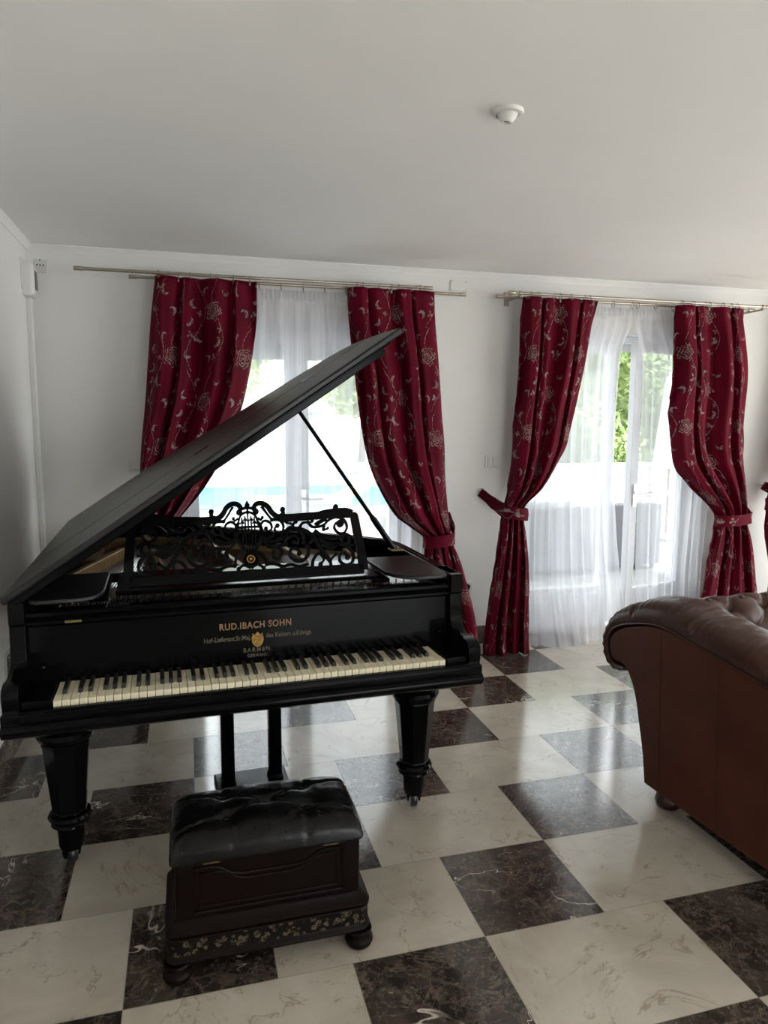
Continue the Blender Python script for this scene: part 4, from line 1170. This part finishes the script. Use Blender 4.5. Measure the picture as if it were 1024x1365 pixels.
# tufted back
TB = []
for i in range(14):
    for j in range(4): TB.append((.25 + i * .17 + (.085 if j % 2 else 0), .035 + j * .135))
bk_path = spline([(.215, .50), (.262, .545), (.268, .62), (.225, .70), (.15, .765), (.06, .815), (-.02, .825), (-.085, .79), (-.12, .70), (-.135, .58), (-.16, .42)], 10)
bc = [0]
for a, b in zip(bk_path, bk_path[1:]): bc.append(bc[-1] + hypot(b[0]-a[0], b[1]-a[1]))
top_s = bc[46]
def backf(a, b):
    x = .06 + (LEN - .12) * a
    fi = b * (len(bk_path) - 1); i = min(int(fi), len(bk_path) - 2); w = fi - i
    y = bk_path[i][0]*(1-w) + bk_path[i+1][0]*w; z = bk_path[i][1]*(1-w) + bk_path[i+1][1]*w
    s = bc[i]*(1-w) + bc[i+1]*w - top_s
    t = Vector((bk_path[i+1][0]-bk_path[i][0], bk_path[i+1][1]-bk_path[i][1])).normalized(); n = Vector((t.y, -t.x))
    d = 0
    for bx_, bs in TB:
        if abs(bx_ - x) < .2 and abs(bs - s) < .2:
            r = hypot(bx_ - x, bs - s); d -= .020 * exp(-(r/.026)**2) + .016 * exp(-(r/.062)**2)
            for sx in (-1, 1):
                for sy in (-1, 1):
                    q = Vector((sx*.085, sy*.135)); p = Vector((x - bx_, s - bs)); k = max(0, min(1, p.dot(q)/q.length_squared))
                    d -= .007 * exp(-((p - q*k).length/.010)**2) * (.5 if 0 < k < 1 else 0)
    if s < .02: 
        for i_ in range(14):
            xx = .25 + i_*.17
            d -= .010 * exp(-((x - xx + .1*s)/.012)**2) * min(1, max(0, (.05 - s) / .1))
    d += .003 * noise.noise(Vector((x*14, s*14, 3)))
    return Vector((x, y - n.x * -d if False else y + n.x*d, z + n.y*d))
tb = obj('tufted_back', MB().grid(backf, 260, 100), M['sofaleather'], F, smooth=180)
for bx_, bs in TB:
    a = (bx_ - .06) / (LEN - .12)
    best = min(range(60, 101), key=lambda k: abs((bc[min(int(k/100*(len(bc)-1)), len(bc)-1)] - top_s) - bs))
    if 0 < a < 1:
        c = backf(a, best/100); c1 = backf(a + .004, best/100); c2 = backf(a, min(1, best/100 + .01))
        nn = (c1 - c).cross(c2 - c).normalized()
        o = obj('button', MB().lathe([(.0, .006), (.007, .005), (.011, .001), (.011, -.003)], n=14), M['sofaleather'], tb)
        if nn.y > 0: nn = -nn
        o.location = c + nn*.002; o.rotation_euler = nn.to_track_quat('Z', 'Y').to_euler()
obj('back_panel', MB().loft([[Vector((x, y, z)) for y, z in ((-.10, .10), (0, .085), (.05, .325), (.14, .50), (.20, .51), (.20, .62), (.0, .72), (-.10, .6))] for x in (.09, LEN-.09)]), M['sofapanel'], F, smooth=40)
obj('seat_base', MB().box(.09, LEN-.09, -.98, -.10, .085, .30), M['sofapanel'], F, bevel=.02)
for k in range(2):
    w = (LEN - .52) / 2
    obj('seat_cushion', MB().box(.26 + k*w, .26 + (k+1)*w - .006, -.98, -.16, .30, .45), M['sofaleather'], F, bevel=.045, seg=5)
for x in (.10, LEN - .10):
    obj('inner_arm', MB().box(*sorted((x - .01, x + (.15 if x < 1 else -.15))), -.99, -.08, .30, .64), M['sofaleather'], F, bevel=.03, seg=4)
for x in (.075, LEN - .075):
    for y in (-.06, -.95):
        obj('bun_foot', MB().lathe([(.030, 0), (.045, .010), (.050, .030), (.046, .050), (.034, .064), (.034, .09)], (x, y, 0), 26), M['sofawood'], F, smooth=50)

# ------------------------------------------------------------------ camera
f_px, W_PX = 947.447, 1024
pit, yaw, rol = -.127873, .270050, .0041692
right = Vector((cos(yaw), -sin(yaw), 0)); fwd = Vector((sin(yaw)*cos(pit), cos(yaw)*cos(pit), sin(pit))); up = right.cross(fwd)
r2 = right*cos(rol) + up*sin(rol); u2 = -right*sin(rol) + up*cos(rol)
cam = bpy.data.cameras.new('camera'); co = bpy.data.objects.new('camera', cam); COL.objects.link(co)
cam.sensor_fit = 'HORIZONTAL'; cam.sensor_width = 36; cam.lens = 36 * f_px / W_PX; cam.clip_start = .05
mw = Matrix(((r2.x, u2.x, -fwd.x, .2051), (r2.y, u2.y, -fwd.y, -1.7847), (r2.z, u2.z, -fwd.z, 1.5213), (0, 0, 0, 1)))
co.matrix_world = mw
S.camera = co

# ------------------------------------------------------------------ daylight
w = bpy.data.worlds.new('sky'); S.world = w; w.use_nodes = True
nt = w.node_tree; bg = nt.nodes['Background']; bg.inputs[0].default_value = (.93, .97, 1.0, 1); bg.inputs[1].default_value = 2.2
sl_ = bpy.data.lights.new('sun', 'SUN'); sl_.energy = 11.0; sl_.angle = radians(6); sl_.color = (1, .985, .96)
so = bpy.data.objects.new('sun', sl_); COL.objects.link(so)
so.rotation_euler = Vector((-.55, .30, -1.0)).to_track_quat('-Z', 'Y').to_euler(); so.location = (0, -8, 9)
def portal(x0, x1, z0, z1, y, face):
    l = bpy.data.lights.new('sky_portal', 'AREA'); l.shape = 'RECTANGLE'; l.size = x1 - x0; l.size_y = z1 - z0
    l.cycles.is_portal = True
    o = bpy.data.objects.new('sky_portal', l); COL.objects.link(o); o.location = ((x0+x1)/2, y, (z0+z1)/2)
    o.rotation_euler = (radians(90) * (-1 if face < 0 else 1), 0, 0)
    return o
for Wn in (W1, D1, W3): portal(Wn[0], Wn[1], .02, HT, YB + TH + .01, -1)
portal(1.4, 3.4, .02, 2.15, YF - TH - .01, 1)

pr_r = portal(-3.0, 3.0, .02, 2.3, 0, 1); pr_r.location = (X1 + .22, -1.3, 1.16); pr_r.rotation_euler = (radians(90), 0, radians(90))

S.view_settings.view_transform = 'Standard'; S.view_settings.look = 'None'; S.view_settings.gamma = 1
S.view_settings.exposure = 1.55; S.view_settings.use_curve_mapping = False
c = S.cycles
c.use_denoising = True; c.max_bounces = 10; c.diffuse_bounces = 5; c.glossy_bounces = 4; c.transmission_bounces = 6; c.transparent_max_bounces = 24
c.sample_clamp_indirect = 8; c.caustics_reflective = False; c.caustics_refractive = False
